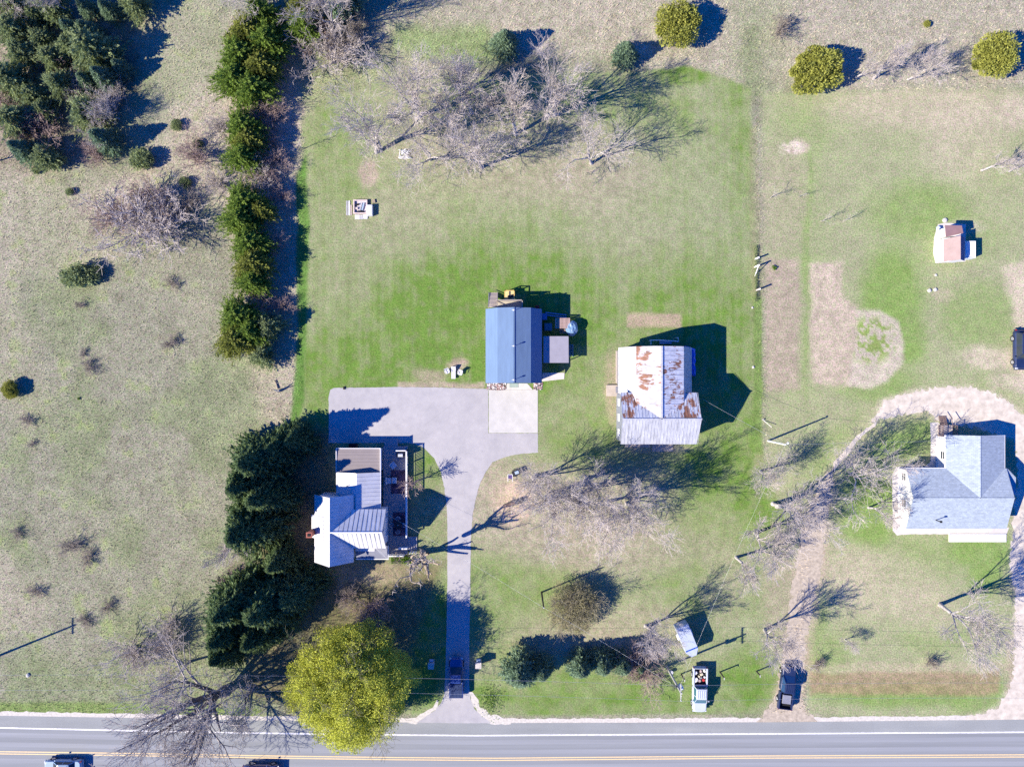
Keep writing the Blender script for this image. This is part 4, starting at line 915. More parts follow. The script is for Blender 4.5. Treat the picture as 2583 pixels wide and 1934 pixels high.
def grow(seed, h, spread, trunk_frac=0.25, trunk_r=0.2, levels=4, forks=4, kids=(5, 5, 4, 4), up=0.25, rmin=0.013, lean=(0, 0), trunks=1, crook=0.18, angle=(28, 60)):
    """returns (thick segments, thin segments, tips)"""
    rs = random.Random(seed); thick, thin, tips = [], [], []
    def limb(p, d, L, r, lev):
        n = 5 if lev <= 1 else (4 if lev == 2 else 2)
        pts = [p]; dirs = [d]; rr = [r]
        for i in range(n):
            d = (d + Vector((rs.gauss(0, crook), rs.gauss(0, crook), rs.gauss(0, crook * .6) + up * (0.35 if lev else 0.1)))).normalized()
            p = p + d * (L / n); pts.append(p); dirs.append(d); rr.append(max(rmin, r * (1 - 0.8 * (i + 1) / n)))
        for i in range(n): (thick if lev <= 1 else thin).append((*pts[i], *pts[i + 1], rr[i], rr[i + 1]))
        if lev >= levels: tips.append(pts[-1]); tips.append(pts[len(pts) // 2]); return
        k = kids[min(lev, len(kids) - 1)]
        for j in range(k):
            t = 0.25 + 0.75 * (j + rs.random()) / k; f = t * n; i = min(int(f), n - 1); q = pts[i].lerp(pts[i + 1], f - i)
            az = rs.uniform(0, 2 * math.pi); an = R(rs.uniform(*angle)); dd = dirs[i]
            u = dd.cross(Vector((0, 0, 1)) if abs(dd.z) < .95 else Vector((1, 0, 0))).normalized(); w = dd.cross(u)
            nd = (dd * math.cos(an) + (u * math.cos(az) + w * math.sin(az)) * math.sin(an)).normalized()
            limb(q, nd, L * rs.uniform(.42, .72) * (1.1 - .45 * t), max(rmin, rr[i] * rs.uniform(.45, .65)), lev + 1)
    for t in range(trunks):
        p = Vector((rs.uniform(-.3, .3) * (trunks > 1), rs.uniform(-.3, .3) * (trunks > 1), -0.05))
        d = Vector((lean[0] + rs.gauss(0, .1 * trunks), lean[1] + rs.gauss(0, .1 * trunks), 1)).normalized()
        th = h * trunk_frac * rs.uniform(.85, 1.1); n = 4; r = trunk_r; pts = [p]
        for i in range(n):
            d = (d + Vector((rs.gauss(0, .05), rs.gauss(0, .05), 0))).normalized(); q = p + d * th / n
            thick.append((*p, *q, r * (1.25 if i == 0 else 1), r * .92)); r *= .92; p = q; pts.append(p)
        for j in range(forks):
            az = 2 * math.pi * (j + rs.uniform(-.3, .3)) / forks
            out = spread / max(h, .1) * rs.uniform(.5, 1.15) * (0.25 if j == 0 else 1)
            nd = Vector((math.cos(az) * out + lean[0], math.sin(az) * out + lean[1], 1)).normalized()
            st = pts[-1] if j < 2 else pts[rs.choice((-1, -2, -1))]
            limb(st, nd, h * (1 - trunk_frac) * rs.uniform(.65, .95) / max(.55, nd.z) * .85, r * rs.uniform(.5, .72), 1)
    return thick, thin, tips
class TreeProto:
    def __init__(s, parts): s.parts = parts; s.used = False        # parts: list of (name, object without parent)
def make_proto(parts):
    for n_, o in parts: scene.collection.objects.unlink(o)
    return parts
def place(name, proto, x, y, sc=1.0, rz=0.0, label='', cat='tree', group=None, h=1.0):
    e = bpy.data.objects.new(name, None); e.location = (x, y, 0); e.rotation_euler = (0, 0, rz); e.scale = (sc, sc, sc * h); e.empty_display_size = .4
    link(e); tag(e, label, cat, group)
    for n_, o in proto:
        c = o.copy(); c.name = n_; scene.collection.objects.link(c); c.parent = e
    return e
def bare_proto(seed, h, spread, m=None, m2=None, **kw):
    thick, thin, tips = grow(seed, h, spread, **kw)
    a = seg_mesh('trunk', thick, 7, m or M_barkpale); b = seg_mesh('branches', thin, 3, m2 or M_twigpale)
    return make_proto([('trunk', a), ('branches', b)]), tips

BP = []
for k, (h, sp, kw) in enumerate([
        (10, 3.6, dict(kids=(5, 8, 8, 4), forks=6, angle=(18, 46), up=.34)), (10, 3.0, dict(kids=(5, 8, 8, 4), forks=5, trunk_frac=.25, angle=(18, 45), up=.35)),
        (10, 4.4, dict(kids=(5, 8, 7, 4), forks=6, trunk_frac=.18)), (10, 2.2, dict(kids=(6, 8, 8, 4), forks=4, trunk_frac=.3, up=.45, angle=(16, 42))),
        (10, 4.0, dict(kids=(5, 8, 8, 4), forks=3, trunks=2, trunk_frac=.2, angle=(20, 48))), (10, 5.4, dict(kids=(5, 8, 7, 4), forks=5, trunk_frac=.15, up=.16))]):
    BP.append(bare_proto(100 + k, h, sp, trunk_r=.22, rmin=.0125, **kw)[0])
BPINK = bare_proto(130, 5, 2.6, M_twigpink, M_twigpink, trunk_r=.09, rmin=.015, kids=(5, 5, 4, 3), forks=6, trunk_frac=.12)[0]

BARE = [  # base x, base y (photo pixels), height m, prototype, label
    (1060, 291, 13.0, 0, 'tall pale bare tree at the upper left of the back-lawn grove'),
    (958, 384, 12.5, 4, 'leaning forked bare tree at the left end of the back-lawn grove'),
    (1141, 325, 11.5, 1, 'slim bare tree between the tall upper-left tree and the grove middle'),
    (1190, 285, 11.0, 2, 'bare tree near the top of the grove just below the first lone spruce'),
    (1300, 338, 13.0, 3, 'tall narrow bare tree in the middle of the back-lawn grove'),
    (1400, 290, 12.0, 0, 'dense bare tree at the upper right of the grove with a long fan shadow'),
    (1215, 422, 12.0, 2, 'bare tree with radiating white limbs at the lower middle of the grove'),
    (1492, 412, 10.5, 5, 'wide bare tree at the right end of the back-lawn grove'),
    (1085, 402, 11.0, 5, 'wide bare tree at the lower left of the grove'),
    (1163, 238, 9.0, 1, 'smaller bare tree at the top middle of the grove'),
    (1262, 300, 9.0, 3, 'short narrow bare tree left of the tall narrow one in the grove'),
    (846, 78, 10.5, 0, 'bare tree beside the dark spruce at the top edge of the photo'),
    (650, 24, 10.0, 2, 'bare tree cut by the top edge above the pine row'),
    (1345, 1200, 10.5, 4, 'bare tree behind the clutter beside the driveway bend'),
    (1384, 1247, 12.0, 0, 'second bare tree from the left in the row below the barn'),
    (1447, 1249, 12.5, 2, 'bare tree with the thickest trunk shadow in the row below the barn'),
    (1530, 1264, 12.0, 5, 'wide bare tree right of centre in the row below the barn'),
    (1580, 1270, 11.5, 0, 'last bare tree on the right of the row below the barn'),
    (1480, 1205, 11.0, 1, 'upper bare tree of the row nearest the barn wall'),
    (1954, 1277, 12.5, 4, 'bare tree with an orange cut base left of the dirt track'),
    (1906, 1344, 11.5, 1, 'bare tree below the orange-based one left of the dirt track'),
    (1857, 1405, 9.5, 3, 'ivy-footed bare tree left of the dirt track lowest of three'),
    (1918, 1188, 8.0, 2, 'small spreading bare tree below the white service pole'),
    (2148, 1195, 11.5, 5, 'spreading bare tree overhanging the ranch house west end'),
    (2190, 1280, 7.0, 1, 'pale bare tree beside the ranch house window well'),
    (1929, 1588, 10.0, 1, 'forked bare tree casting its shadow over the lower dirt track'),
    (2371, 1524, 12.5, 0, 'large hazy bare tree at the lower right by the sandy drive'),
    (1632, 1581, 9.0, 4, 'twin-stemmed bare tree left of the silver trailer'),
    (2131, 1612, 3.2, 2, 'very small bare tree on the lawn right of the lower dirt track'),
    (2159, 196, 7.0, 3, 'bare sapling touching the right side of the large golden juniper'),
    (2203, 199, 8.0, 3, 'bare sapling second from the left between the two golden junipers'),
    (2291, 200, 7.5, 1, 'bare sapling third from the left between the two golden junipers'),
    (2476, 430, 7.0, 3, 'bare tree leaning over the right edge above the shed'),
    (2546, 432, 6.5, 1, 'smaller bare tree at the right edge above the shed'),
    (478, 1668, 9.0, 3, 'slim bare tree behind the great roadside tree'),
    (602, 1370, 10.0, 3, 'pinkish bare tree between the two dark spruce stands left of the farmhouse'),
    (0, 405, 5.0, 1, 'small bare tree at the left edge below the woods'),
    (60, 25, 7.0, 2, 'bare tree among the evergreens at the top-left corner'),
    (300, 300, 6.0, 2, 'bare tree on the right fringe of the corner woods'),
    (180, 35, 7.0, 0, 'bare tree at the top edge inside the corner woods'),
    (270, 372, 4.5, 4, 'low bare tree at the lower fringe of the corner woods'),
]
for i, (bx, by_, h, k, lab) in enumerate(BARE):
    p = W(bx, by_); place('bare_tree', BP[k], p.x, p.y, h / 10.0, (i * 2.39) % 6.28, lab, 'tree', 'leafless trees of the farmstead')
# saplings on the eastern lot
SAPL = [(1944, 499, 3.6, 'bent leafless sapling left on the eastern lawn'), (2016, 497, 2.4, 'tiny bare sapling beside the bent sapling'),
        (2070, 558, 3.4, 'bare sapling with a dark shadow brush on the eastern lawn'), (2126, 558, 3.0, 'bare sapling nearest the small shed on its left'),
        (770, 205, 3, 'thin bare sapling at the top-left corner of the lawn'), (766, 375, 4.0, 'thin bare sapling on the left lawn edge'), (1860, 115, 1.8, 'thin bare twig sapling in the top right field')]
SP = bare_proto(140, 5, 1.0, trunk_r=.07, rmin=.012, kids=(4, 4, 3), forks=3, trunk_frac=.3, levels=3)[0]
for i, (bx, by_, h, lab) in enumerate(SAPL):
    p = W(bx, by_); place('sapling', SP, p.x, p.y, h / 5, i * 1.7, lab, 'sapling', 'young leafless saplings')
# great roadside tree, bottom left
thick, thin, tips = grow(501, 15, 12, trunk_frac=.14, trunk_r=.75, forks=10, kids=(8, 8, 8, 4), up=.12, rmin=.019, trunks=1, crook=.13, lean=(-.12, -.18))
gt = empty('bare_tree', W(566, 1742), 'great spreading bare tree hanging over the road at the lower left', 'tree', 'leafless trees of the farmstead')
seg_mesh('trunk', thick, 8, mat('grey ridged bark', (.22, .19, .175), .35, 3, .95), gt); seg_mesh('branches', thin, 3, mat('grey brown twigs', (.40, .36, .34), .2, 2, .9), gt)
thick, thin, tips = grow(507, 10, 5, trunk_frac=.2, trunk_r=.22, forks=6, kids=(6, 6, 6, 4), up=.2, rmin=.016)
t2 = empty('bare_tree', W(640, 1735), 'second bare tree just right of the great roadside tree', 'tree', 'leafless trees of the farmstead')
seg_mesh('trunk', thick, 8, mat('grey ridged bark', (.23, .20, .19)), t2); seg_mesh('branches', thin, 3, mat('grey brown twigs', (.27, .235, .225)), t2)
# pollarded dead trunk south-east of the farmhouse
rs = random.Random(77); thick, thin = [], []
def crooked(p, d, L, r, n, lev):
    for i in range(n):
        d = (d + Vector((rs.gauss(0, .3), rs.gauss(0, .3), rs.gauss(0, .12) + .1))).normalized(); q = p + d * L / n
        r2 = r * .84; thick.append((*p, *q, r, r2)); p, r = q, r2
        if lev < 3 and rs.random() < .75: crooked(p, (d + Vector((rs.uniform(-1, 1), rs.uniform(-1, 1), .15))).normalized(), L * rs.uniform(.3, .55), r * .6, 4, lev + 1)
        if lev >= 1 and rs.random() < .6: thin.append((*p, *(p + Vector((rs.uniform(-.6, .6), rs.uniform(-.6, .6), rs.uniform(-.1, .6)))), .03, .012))
crooked(Vector((0, 0, 0)), Vector((.03, -.02, 1)), 5.2, .48, 5, 2)
for dx, dy in ((-.25, -.5), (.45, -.1), (.0, .35)): crooked(Vector((0, 0, 4.4)), Vector((dx, dy, 1)).normalized(), 5.0, .3, 6, 1)
dt = empty('dead_tree', W(1066, 1392), 'thick pruned tree with stubby crooked limbs beside the farmhouse stairs', 'tree')
seg_mesh('trunk', thick, 8, M_barktan, dt); seg_mesh('branches', thin, 3, M_twigpale, dt)
thick, thin, tips = grow(61, 5.2, 2.4, trunk_frac=.28, trunk_r=.11, forks=7, kids=(6, 5, 4), up=.15, rmin=.02, levels=3)
ot = empty('ornamental_tree', W(1049, 1213), 'small pinkish bare ornamental tree beside the farmhouse deck railing', 'tree')
seg_mesh('trunk', thick, 7, M_twigpink, ot); seg_mesh('branches', thin, 3, M_twigpink, ot)
thick, thin, tips = grow(63, 4.2, 1.5, trunk_frac=.35, trunk_r=.10, forks=5, kids=(5, 4, 3), up=.15, rmin=.018, levels=3)
ot = empty('ornamental_tree', W(1010, 1400), 'crooked tan little tree at the south end of the farmhouse deck', 'tree')
seg_mesh('trunk', thick, 7, M_barktan, ot); seg_mesh('branches', thin, 3, M_barktan, ot)

# ---- bare bushes
def bush_proto(seed, h, r, stems, m, rmin=.009, kids=(4, 4, 3), lv=3):
    rs = random.Random(seed); segs = []
    def lm(p, d, L, rr, lev):
        n = 3; pts = [p]; 
        for i in range(n):
            d = (d + Vector((rs.gauss(0, .16), rs.gauss(0, .16), rs.gauss(0, .1) - .02))).normalized(); q = p + d * L / n
            segs.append((*p, *q, max(rmin, rr * (1 - .25 * i)), max(rmin, rr * (1 - .25 * (i + 1))))); p = q; pts.append(p)
        if lev < lv:
            for j in range(kids[min(lev, 2)]):
                t = rs.uniform(.3, 1); i = min(2, int(t * 3)); q = pts[i].lerp(pts[i + 1], t * 3 - i)
                nd = (d + Vector((rs.uniform(-1, 1), rs.uniform(-1, 1), rs.uniform(-.4, .8))) * .9).normalized(); lm(q, nd, L * rs.uniform(.4, .65), rr * .55, lev + 1)
    for s_ in range(stems):
        az = rs.uniform(0, 6.283); o = rs.uniform(.1, 1.0) * r / h
        lm(Vector((rs.uniform(-.2, .2) * r, rs.uniform(-.2, .2) * r, 0)), Vector((math.cos(az) * o, math.sin(az) * o, 1)).normalized(), math.hypot(h, r * o) * .75, .04, 0)
    return segs
def bush(name, proto_mesh, bx, by_, sc, rz, lab, grp=None, cat='bush', hs=1.0):
    p = W(bx, by_); o = proto_mesh.copy(); o.name = name; link(o); o.location = p; o.scale = (sc, sc, sc * hs); o.rotation_euler = (0, 0, rz); tag(o, lab, cat, grp); return o
GB = []
for k, (m, st) in enumerate(((M_twigpale, 16), (M_twigpink, 16), (mat('grey brown brush', (.32, .28, .24), .2, 2, .9), 14))):
    o = seg_mesh('bare_bush', bush_proto(200 + k, 1.6, 1.9, int(st * 1.8), m), 3, m); scene.collection.objects.unlink(o); GB.append(o)
BUSH = [(362, 585, 2.6, 0, 'large grey brushy thicket in the left field'), (300, 555, 1.9, 1, 'pinkish brush at the left side of the large grey thicket'), (440, 560, 2.0, 0, 'grey brush at the right side of the large thicket'),
        (395, 500, 1.6, 1, 'brush on the upper edge of the large grey thicket'), (480, 520, 1.5, 2, 'brown brush between the large thicket and the pine row'), (838, 150, 2.1, 0, 'dense grey round bush left of the grove at the top'),
        (870, 120, 1.6, 2, 'darker bush merging with the dense round bush at the top'), (815, 90, 1.5, 1, 'purplish brush below the top-edge spruce'), (105, 318, 1.8, 1, 'reddish brush thicket in the corner woods'), (75, 340, 1.3, 1, 'small reddish brush at the left of the red thicket'),
        (435, 715, .85, 2, 'sparse bush right of the low green shrub in the left field'), (430, 868, 1.0, 2, 'round twiggy bush in the middle of the left field'), (228, 928, .95, 2, 'dark twiggy bush left of centre in the left field'),
        (205, 770, .6, 2, 'small dark bush below the low green shrub'), (212, 890, .55, 2, 'small windswept bush above the dark twiggy bush'), (70, 1060, .8, 2, 'twiggy bush near the left edge below the small juniper'), (82, 1120, .5, 2, 'tiny bush just below the left-edge twiggy bush'),
        (48, 1345, .8, 2, 'thin bush low on the left edge'), (185, 1375, 1.2, 2, 'larger twiggy bush in the lower left field'), (225, 1405, 1.0, 2, 'bush adjoining the larger lower left one'), (92, 1490, .9, 2, 'faint bush above the long pole shadow'),
        (272, 1530, .9, 2, 'twiggy bush right of the pole shadow tip'), (218, 1565, .9, 2, 'dark twiggy bush at the pole shadow tip'), (435, 1570, 1.2, 0, 'grey bush at the upper left of the roadside brush'), (340, 1640, 1.7, 0, 'wide grey brush left of the great roadside tree'),
        (420, 1632, 1.5, 0, 'grey brush behind the great roadside tree'), (1962, 84, 1.0, 2, 'round grey bush in the top right field'), (1620, 1690, 1.5, 1, 'pinkish brush heap left of the utility pole'), (1590, 1652, 1.4, 1, 'pinkish brush above the brush heap'),
        (600, 1470, 1.4, 1, 'pink-grey brush between the dark spruces left of the house'), (940, 1530, 1.5, 1, 'reddish brush below the farmhouse near the big green maple'), (880, 1500, 1.2, 2, 'brown brush under the shade below the farmhouse'),
        (2345, 1668, .6, 2, 'small dark brush clump above the leaf litter strip'), (2060, 1670, .6, 2, 'small weedy clump right of the dark old pickup'), (500, 400, 1.4, 1, 'brush left of the second pine clump'), (655, 300, 1.2, 1, 'brush between the first two pine clumps'),
        (560, 470, 1.1, 0, 'grey brush left of the third pine clump'), (680, 450, 1.0, 1, 'brush right of the gap above the third pine clump'), (905, 80, 1.0, 2, 'thin brush right of the top-edge bare tree'), (620, 1290, 1.1, 1, 'thin brush in the gap of the dark spruces'),
        (700, 300, 1.1, 1, 'brown brush right of the gap below the first pine clump'), (690, 350, .9, 1, 'brown brush right of the second pine clump'), (700, 405, 1.0, 1, 'brown brush below right of the second pine clump'), (660, 450, 1.2, 0, 'grey brush in the gap between the second and third pine clumps'),
        (715, 500, .9, 1, 'brown brush right of the top of the third pine clump'), (705, 620, .9, 1, 'brown brush right of the middle of the third pine clump'), (668, 755, 1.1, 1, 'brown brush in the gap between the third and fourth pine clumps'), (715, 770, .8, 1, 'small brown brush at the right of the gap above the fourth pine clump'),
        (45, 20, 1.3, 1, 'brown brush at the very top-left corner'), (150, 165, 1.1, 1, 'brown brush among the middle evergreens of the corner woods'), (215, 240, 1.1, 0, 'grey brush between the right evergreens of the corner woods'), (20, 265, 1.2, 1, 'brown brush on the left edge of the corner woods'),
        (300, 250, 1.0, 0, 'grey brush at the right foot of the corner woods'), (250, 395, 1.1, 1, 'brown brush below the front row of the corner woods'), (560, 330, 1.0, 0, 'grey brush left of the second pine clump top')]
for i, (bx, by_, s_, k, lab) in enumerate(BUSH):
    if k == 2 and bx < 600: s_ *= .75
    bush('bare_bush', GB[k], bx, by_, s_, i * 1.3, lab, 'leafless bushes of the fields', hs=(.6 if (k == 2 and bx < 600) else (1.0 if s_ < 1.8 else .8)))
# brush lying over the old pickup bonnet and near the clutter is left to the bushes above

# ---- leaf clumps
def quads(P, D, L, Wd, rs, flat=0.5):
    """elongated leaf quads centred at P, long axis D"""
    n = len(P); D = D / np.maximum(np.linalg.norm(D, axis=1, keepdims=True), 1e-6)
    r = rs.normal(0, 1, (n, 3)); r[:, 2] *= flat; u = np.cross(D, r); u /= np.maximum(np.linalg.norm(u, axis=1, keepdims=True), 1e-6)
    a = D * L[:, None] / 2; b = u * Wd[:, None] / 2
    V = np.stack([P - a, P + b - a * .1, P + a, P - b - a * .1], 1).reshape(-1, 3)
    return V, np.arange(4 * n).reshape(-1, 4)
def conifer(seed, h, r, nb, m, droop=-.1, spray=.42, shape=.85, trunkr=.14, full=.1, per=20, irregular=.25, layers=0):
    rs = np.random.RandomState(seed)
    t = full + (1 - full) * rs.rand(nb) ** 1.15
    if layers: t = full + (1 - full) * ((np.round(t * layers) + rs.normal(0, .18, nb)) / layers); t = np.clip(t, full, .995)
    az = rs.uniform(0, 2 * math.pi, nb)
    lob = 1 + irregular * np.sin(az * 3 + seed) * .6 + irregular * rs.normal(0, .5, nb)
    Rb = r * np.clip(1 - (t - full) / (1 - full), 0, 1) ** shape * lob + .15
    dirx = np.stack([np.cos(az), np.sin(az), np.full(nb, droop) + rs.normal(0, .1, nb)], -1)
    base = np.stack([np.zeros(nb), np.zeros(nb), t * h], -1)
    P, D, Ls = [], [], []
    for k in range(per):
        f = .25 + .78 * ((k + rs.rand(nb)) / per) ** .8
        p = base + dirx * (Rb * f)[:, None]; p[:, 2] += (f ** 2) * .12 * Rb
        lat = rs.uniform(-1, 1, nb) * (1.05 - f) * Rb * .35
        p += np.stack([-np.sin(az), np.cos(az), np.zeros(nb)], -1) * lat[:, None] + rs.normal(0, .05, (nb, 3))
        d = dirx + np.stack([-np.sin(az), np.cos(az), np.zeros(nb)], -1) * (np.sign(lat) * rs.uniform(0, .9, nb))[:, None] + rs.normal(0, .22, (nb, 3))
        P.append(p); D.append(d); Ls.append(spray * rs.uniform(.6, 1.25, nb) * (1.15 - .4 * t))
    P = np.concatenate(P); D = np.concatenate(D); Ls = np.concatenate(Ls)
    V, F = quads(P, D, Ls, Ls * .42, rs, .4)
    c = np_mesh('crown', V, F, m)
    tk = MB().tube([(0, 0, -.05), (0, 0, h * .5), (0, 0, h * .97)], [trunkr, trunkr * .65, .02], 7).build('trunk', M_barkdark)
    return make_proto([('trunk', tk), ('crown', c)])
SPR = [conifer(300 + k, 6, 2.1, 420, M_spruce, per=18, shape=.8, spray=.36, irregular=.12) for k in range(2)]
PINE = [conifer(310 + k, 6, 3.5, 430, (M_pine, M_pine2, M_pine)[k], droop=.1, spray=.42, shape=.5, per=34, irregular=.4, layers=7) for k in range(3)]
DSP = [conifer(320 + k, 12, 3.7, 850, M_darkspruce, droop=-.12, spray=.6, shape=.95, per=26, irregular=.35, trunkr=.28) for k in range(3)]
MIX = [conifer(330 + k, 5, 2.3, 360, M_mixgreen, droop=.1, spray=.42, shape=.5, per=20, irregular=.5) for k in range(3)]
PINES = [  # the row along the west edge of the lawn
    (668, 62, 9.5, 'topmost pine of the first pine clump in the row'), (638, 108, 10, 'second pine from the top of the row, on its left side'), (682, 128, 10, 'right-hand pine in the upper part of the first clump'),
    (620, 165, 10.5, 'left pine half-way down the first clump'), (668, 190, 9.5, 'right pine half-way down the first clump'), (606, 222, 10.5, 'lower left pine of the first clump'), (650, 245, 10, 'lower right pine of the first clump'),
    (772, 42, 9, 'pine at the top edge right of the row'), (775, 92, 9, 'pine just under the top-edge pine'),
    (624, 335, 9, 'upper pine of the second clump'), (636, 368, 8.5, 'middle pine of the second clump'), (622, 410, 9, 'lower pine of the second clump'),
    (628, 520, 9.5, 'upper left pine of the third clump'), (664, 538, 7.5, 'paler pine on the right of the third clump'), (616, 562, 9.5, 'middle left pine of the third clump'), (640, 622, 9.5, 'pine above the lowest of the third clump'),
    (650, 672, 9.5, 'second-lowest pine of the third clump'), (645, 715, 8.5, 'lowest pine of the third clump'),
    (612, 800, 9.5, 'upper pine of the fourth clump'), (606, 860, 9.5, 'lower left pine of the fourth clump'), (640, 838, 9, 'centre pine of the fourth clump')]
for i, (bx, by_, h, lab) in enumerate(PINES):
    p = W(bx + 6, by_); place('pine_tree', PINE[i % 3], p.x, p.y, h / 12.6, i * 2.1, lab, 'tree', 'pines in the row left of the lawn')
for bx, by_, h, lab in ((692, 825, 5.5, 'small pale pine on the right of the fourth clump'), (672, 900, 5.0, 'small olive pine at the bottom of the fourth clump')):
    p = W(bx, by_); place('pine_tree', MIX[0], p.x, p.y, h / 7.5, bx, lab, 'tree', 'pines in the row left of the lawn')
DARK = [(690, 1150, 14, 'broad dark spruce at the upper left of the farmhouse'), (660, 1205, 13, 'dark spruce on the outer left side near the farmhouse'), (700, 1235, 12.5, 'dark spruce between the farmhouse wall and the outer one'), (668, 1312, 14.5, 'pointed dark spruce level with the farmhouse chimney'),
        (765, 1105, 8.5, 'smaller dark evergreen at the corner of the parking court'), (728, 1120, 10, 'dark evergreen left of the corner evergreen'), (725, 1400, 9, 'dark evergreen close to the farmhouse south-west corner'),
        (632, 1490, 14, 'tall dark spruce below and left of the farmhouse'), (610, 1560, 12, 'dark spruce nearest the great roadside tree'), (712, 1490, 14.5, 'dark spruce in the shade south of the farmhouse'), (600, 1610, 10, 'lowest dark spruce beside the great roadside tree'),
        (680, 1570, 11, 'dark spruce behind the big green maple'), (772, 1470, 11.5, 'dark evergreen right of the shaded spruces below the farmhouse')]
for i, (bx, by_, h, lab) in enumerate(DARK):
    p = W(bx, by_); place('spruce_tree', DSP[i % 3], p.x, p.y, h / 14, i * 1.9, lab, 'tree', 'dark spruces around the farmhouse')
WOODS = []
rows = [('back', 12, [(20, 5), (78, 30), (118, 0), (205, 8), (262, 14), (330, 0)]), ('second', 58, [(30, 75), (95, 92), (165, 62), (215, 70)]), ('middle', 120, [(45, 128), (120, 140), (170, 115), (262, 128), (292, 160)]),
        ('fourth', 190, [(20, 200), (72, 235), (140, 208), (205, 195), (255, 190)]), ('front', 300, [(30, 300), (95, 268), (215, 285), (258, 350), (50, 375), (105, 390)])]
ordn = ['first', 'second', 'third', 'fourth', 'fifth', 'sixth']
for rn, _, lst in rows:
    for j, (x, y) in enumerate(lst): WOODS.append((x, y, f'evergreen of the corner woods, {ordn[j]} from the left in the {rn} row'))
for i, (bx, by_, lab) in enumerate(WOODS):
    rr = random.Random(i); bxx = CX + (bx - CX) * .97; byy = CY + (by_ - CY) * .97
    p = W(bxx, byy); pr = (MIX + SPR)[i % 5]; place('evergreen_tree', pr, p.x, p.y, rr.uniform(.6, .98) * (1.0 if i % 5 < 3 else .95), i * 1.1, lab, 'tree', 'evergreens of the corner woods')
p = W(268, 150); place('evergreen_tree', MIX[1], p.x, p.y, 1.2, 1.0, 'largest evergreen on the right edge of the corner woods', 'tree', 'evergreens of the corner woods')
SPRUCE = [(1273, 128, 5.0, 1.15, 'lone blue-green spruce above the grove'), (1572, 152, 4.6, 1.1, 'lone green spruce right of the grove'),
          (1311, 1670, 6.6, 1.15, 'tallest spruce at the left end of the roadside row'), (1366, 1672, 5.2, .9, 'second spruce from the left in the roadside row'), (1459, 1663, 5.2, 1.05, 'third spruce from the left in the roadside row'),
          (1514, 1655, 5.4, .95, 'narrow spruce fourth from the left in the roadside row'), (1563, 1660, 4.8, 1.0, 'fifth spruce from the left in the roadside row'), (1608, 1672, 3.0, 1.0, 'smallest spruce at the right end of the roadside row'),
          (872, 20, 8.5, .9, 'dark spruce touching the top edge beside the bare tree')]
for i, (bx, by_, h, wf, lab) in enumerate(SPRUCE):
    p = W(bx, by_); e = place('spruce_tree', SPR[i % 2], p.x, p.y, h / 6, i * 1.2, lab, 'tree', 'lone and roadside spruces'); e.scale = (h / 6 * wf, h / 6 * wf, h / 6)
# ---- rounded golden junipers / cedars
def dome(seed, r, h, n, m, lobes, leaf=.3, tight=.3):
    rs = np.random.RandomState(seed); cs = []
    for k in range(lobes):
        a_ = 2 * math.pi * k * .381966; rr = r * (.62 if lobes < 15 else .74) * math.sqrt((k + .5) / lobes); cs.append((math.cos(a_) * rr, math.sin(a_) * rr, h * (.45 + .3 * (1 - rr / r)) * rs.uniform(.85, 1.15), r * rs.uniform(.2, .5) * (1 if lobes < 15 else .85)))
    P, D = [], []
    for cx, cy, cz, cr in cs:
        k = n // lobes; v = rs.normal(0, 1, (k, 3)); v /= np.linalg.norm(v, axis=1, keepdims=True); rad = cr * (1 - tight * rs.rand(k) ** 2)
        p = np.array([cx, cy, cz]) + v * rad[:, None] * np.array([1, 1, 1.25 * h / (2 * r) + .4]); p[:, 2] = np.clip(p[:, 2], .1, None); P.append(p); D.append(v + rs.normal(0, .35, (k, 3)))
    P = np.concatenate(P); D = np.concatenate(D); L = leaf * rs.uniform(.6, 1.3, len(P)); V, F = quads(P, D, L, L * .5, rs, .8)
    c = np_mesh('crown', V, F, m); segs = []
    for cx, cy, cz, cr in cs: segs.append((0, 0, 0, cx * .5, cy * .5, cz * .6, .1, .07)); segs.append((cx * .5, cy * .5, cz * .6, cx, cy, cz, .07, .03))
    return make_proto([('trunk', seg_mesh('trunk', segs, 6, M_barkdark)), ('crown', c)])
JUN = [dome(400, 3.2, 4.2, 12000, M_juniper, 26, .32, tight=.6), dome(401, 3.2, 4.0, 12000, M_juniper, 21, .32, tight=.6)]
JU = [(1702, 82, 1.02, 0, 'golden-green juniper at the top centre right'), (2040, 196, 1.22, 1, 'largest golden juniper, left of the bare saplings'), (2478, 160, .98, 0, 'golden-green juniper near the right edge at the top'), (38, 983, .42, 1, 'tiny golden juniper at the left edge of the field'), (2335, 64, .16, 0, 'tiny green shrub alone in the top right field')]
for i, (bx, by_, s_, k, lab) in enumerate(JU):
    p = W(bx, by_); e = place('juniper_shrub', JUN[k], p.x, p.y, s_, i * 1.3, lab, 'shrub', 'golden junipers')
    if s_ > 1.2: e.scale = (1.36, 1.0, 1.1); e.rotation_euler = (0, 0, 0.15)
LOW = [dome(410, 2.0, 1.7, 3600, M_mixgreen, 14, .3, tight=.9), dome(411, 1.0, .8, 1500, M_green_lf, 6, .16)]
LO = [(205, 700, 1.2, 0, 'low dark green shrub in the left field'), (245, 690, .7, 0, 'small shrub joined to the right of the low green one'), (368, 408, 1.0, 0, 'pale green shrub between the corner woods and the pine row'), (450, 318, .5, 0, 'small bright green shrub left of the second pine clump'),
      (470, 462, .5, 0, 'small yellow-green shrub above the large grey thicket'), (500, 365, .4, 0, 'tiny green shrub left of the second pine clump foot'), (95, 432, .35, 0, 'tiny dark shrub below the corner woods'), (180, 486, .35, 0, 'tiny green shrub above the left of the thicket'),
      (200, 1005, .25, 1, 'tiny green tuft near the left-field bushes'), (1952, 676, .42, 1, 'small yellow-leaved plant beside the fence remnant')]
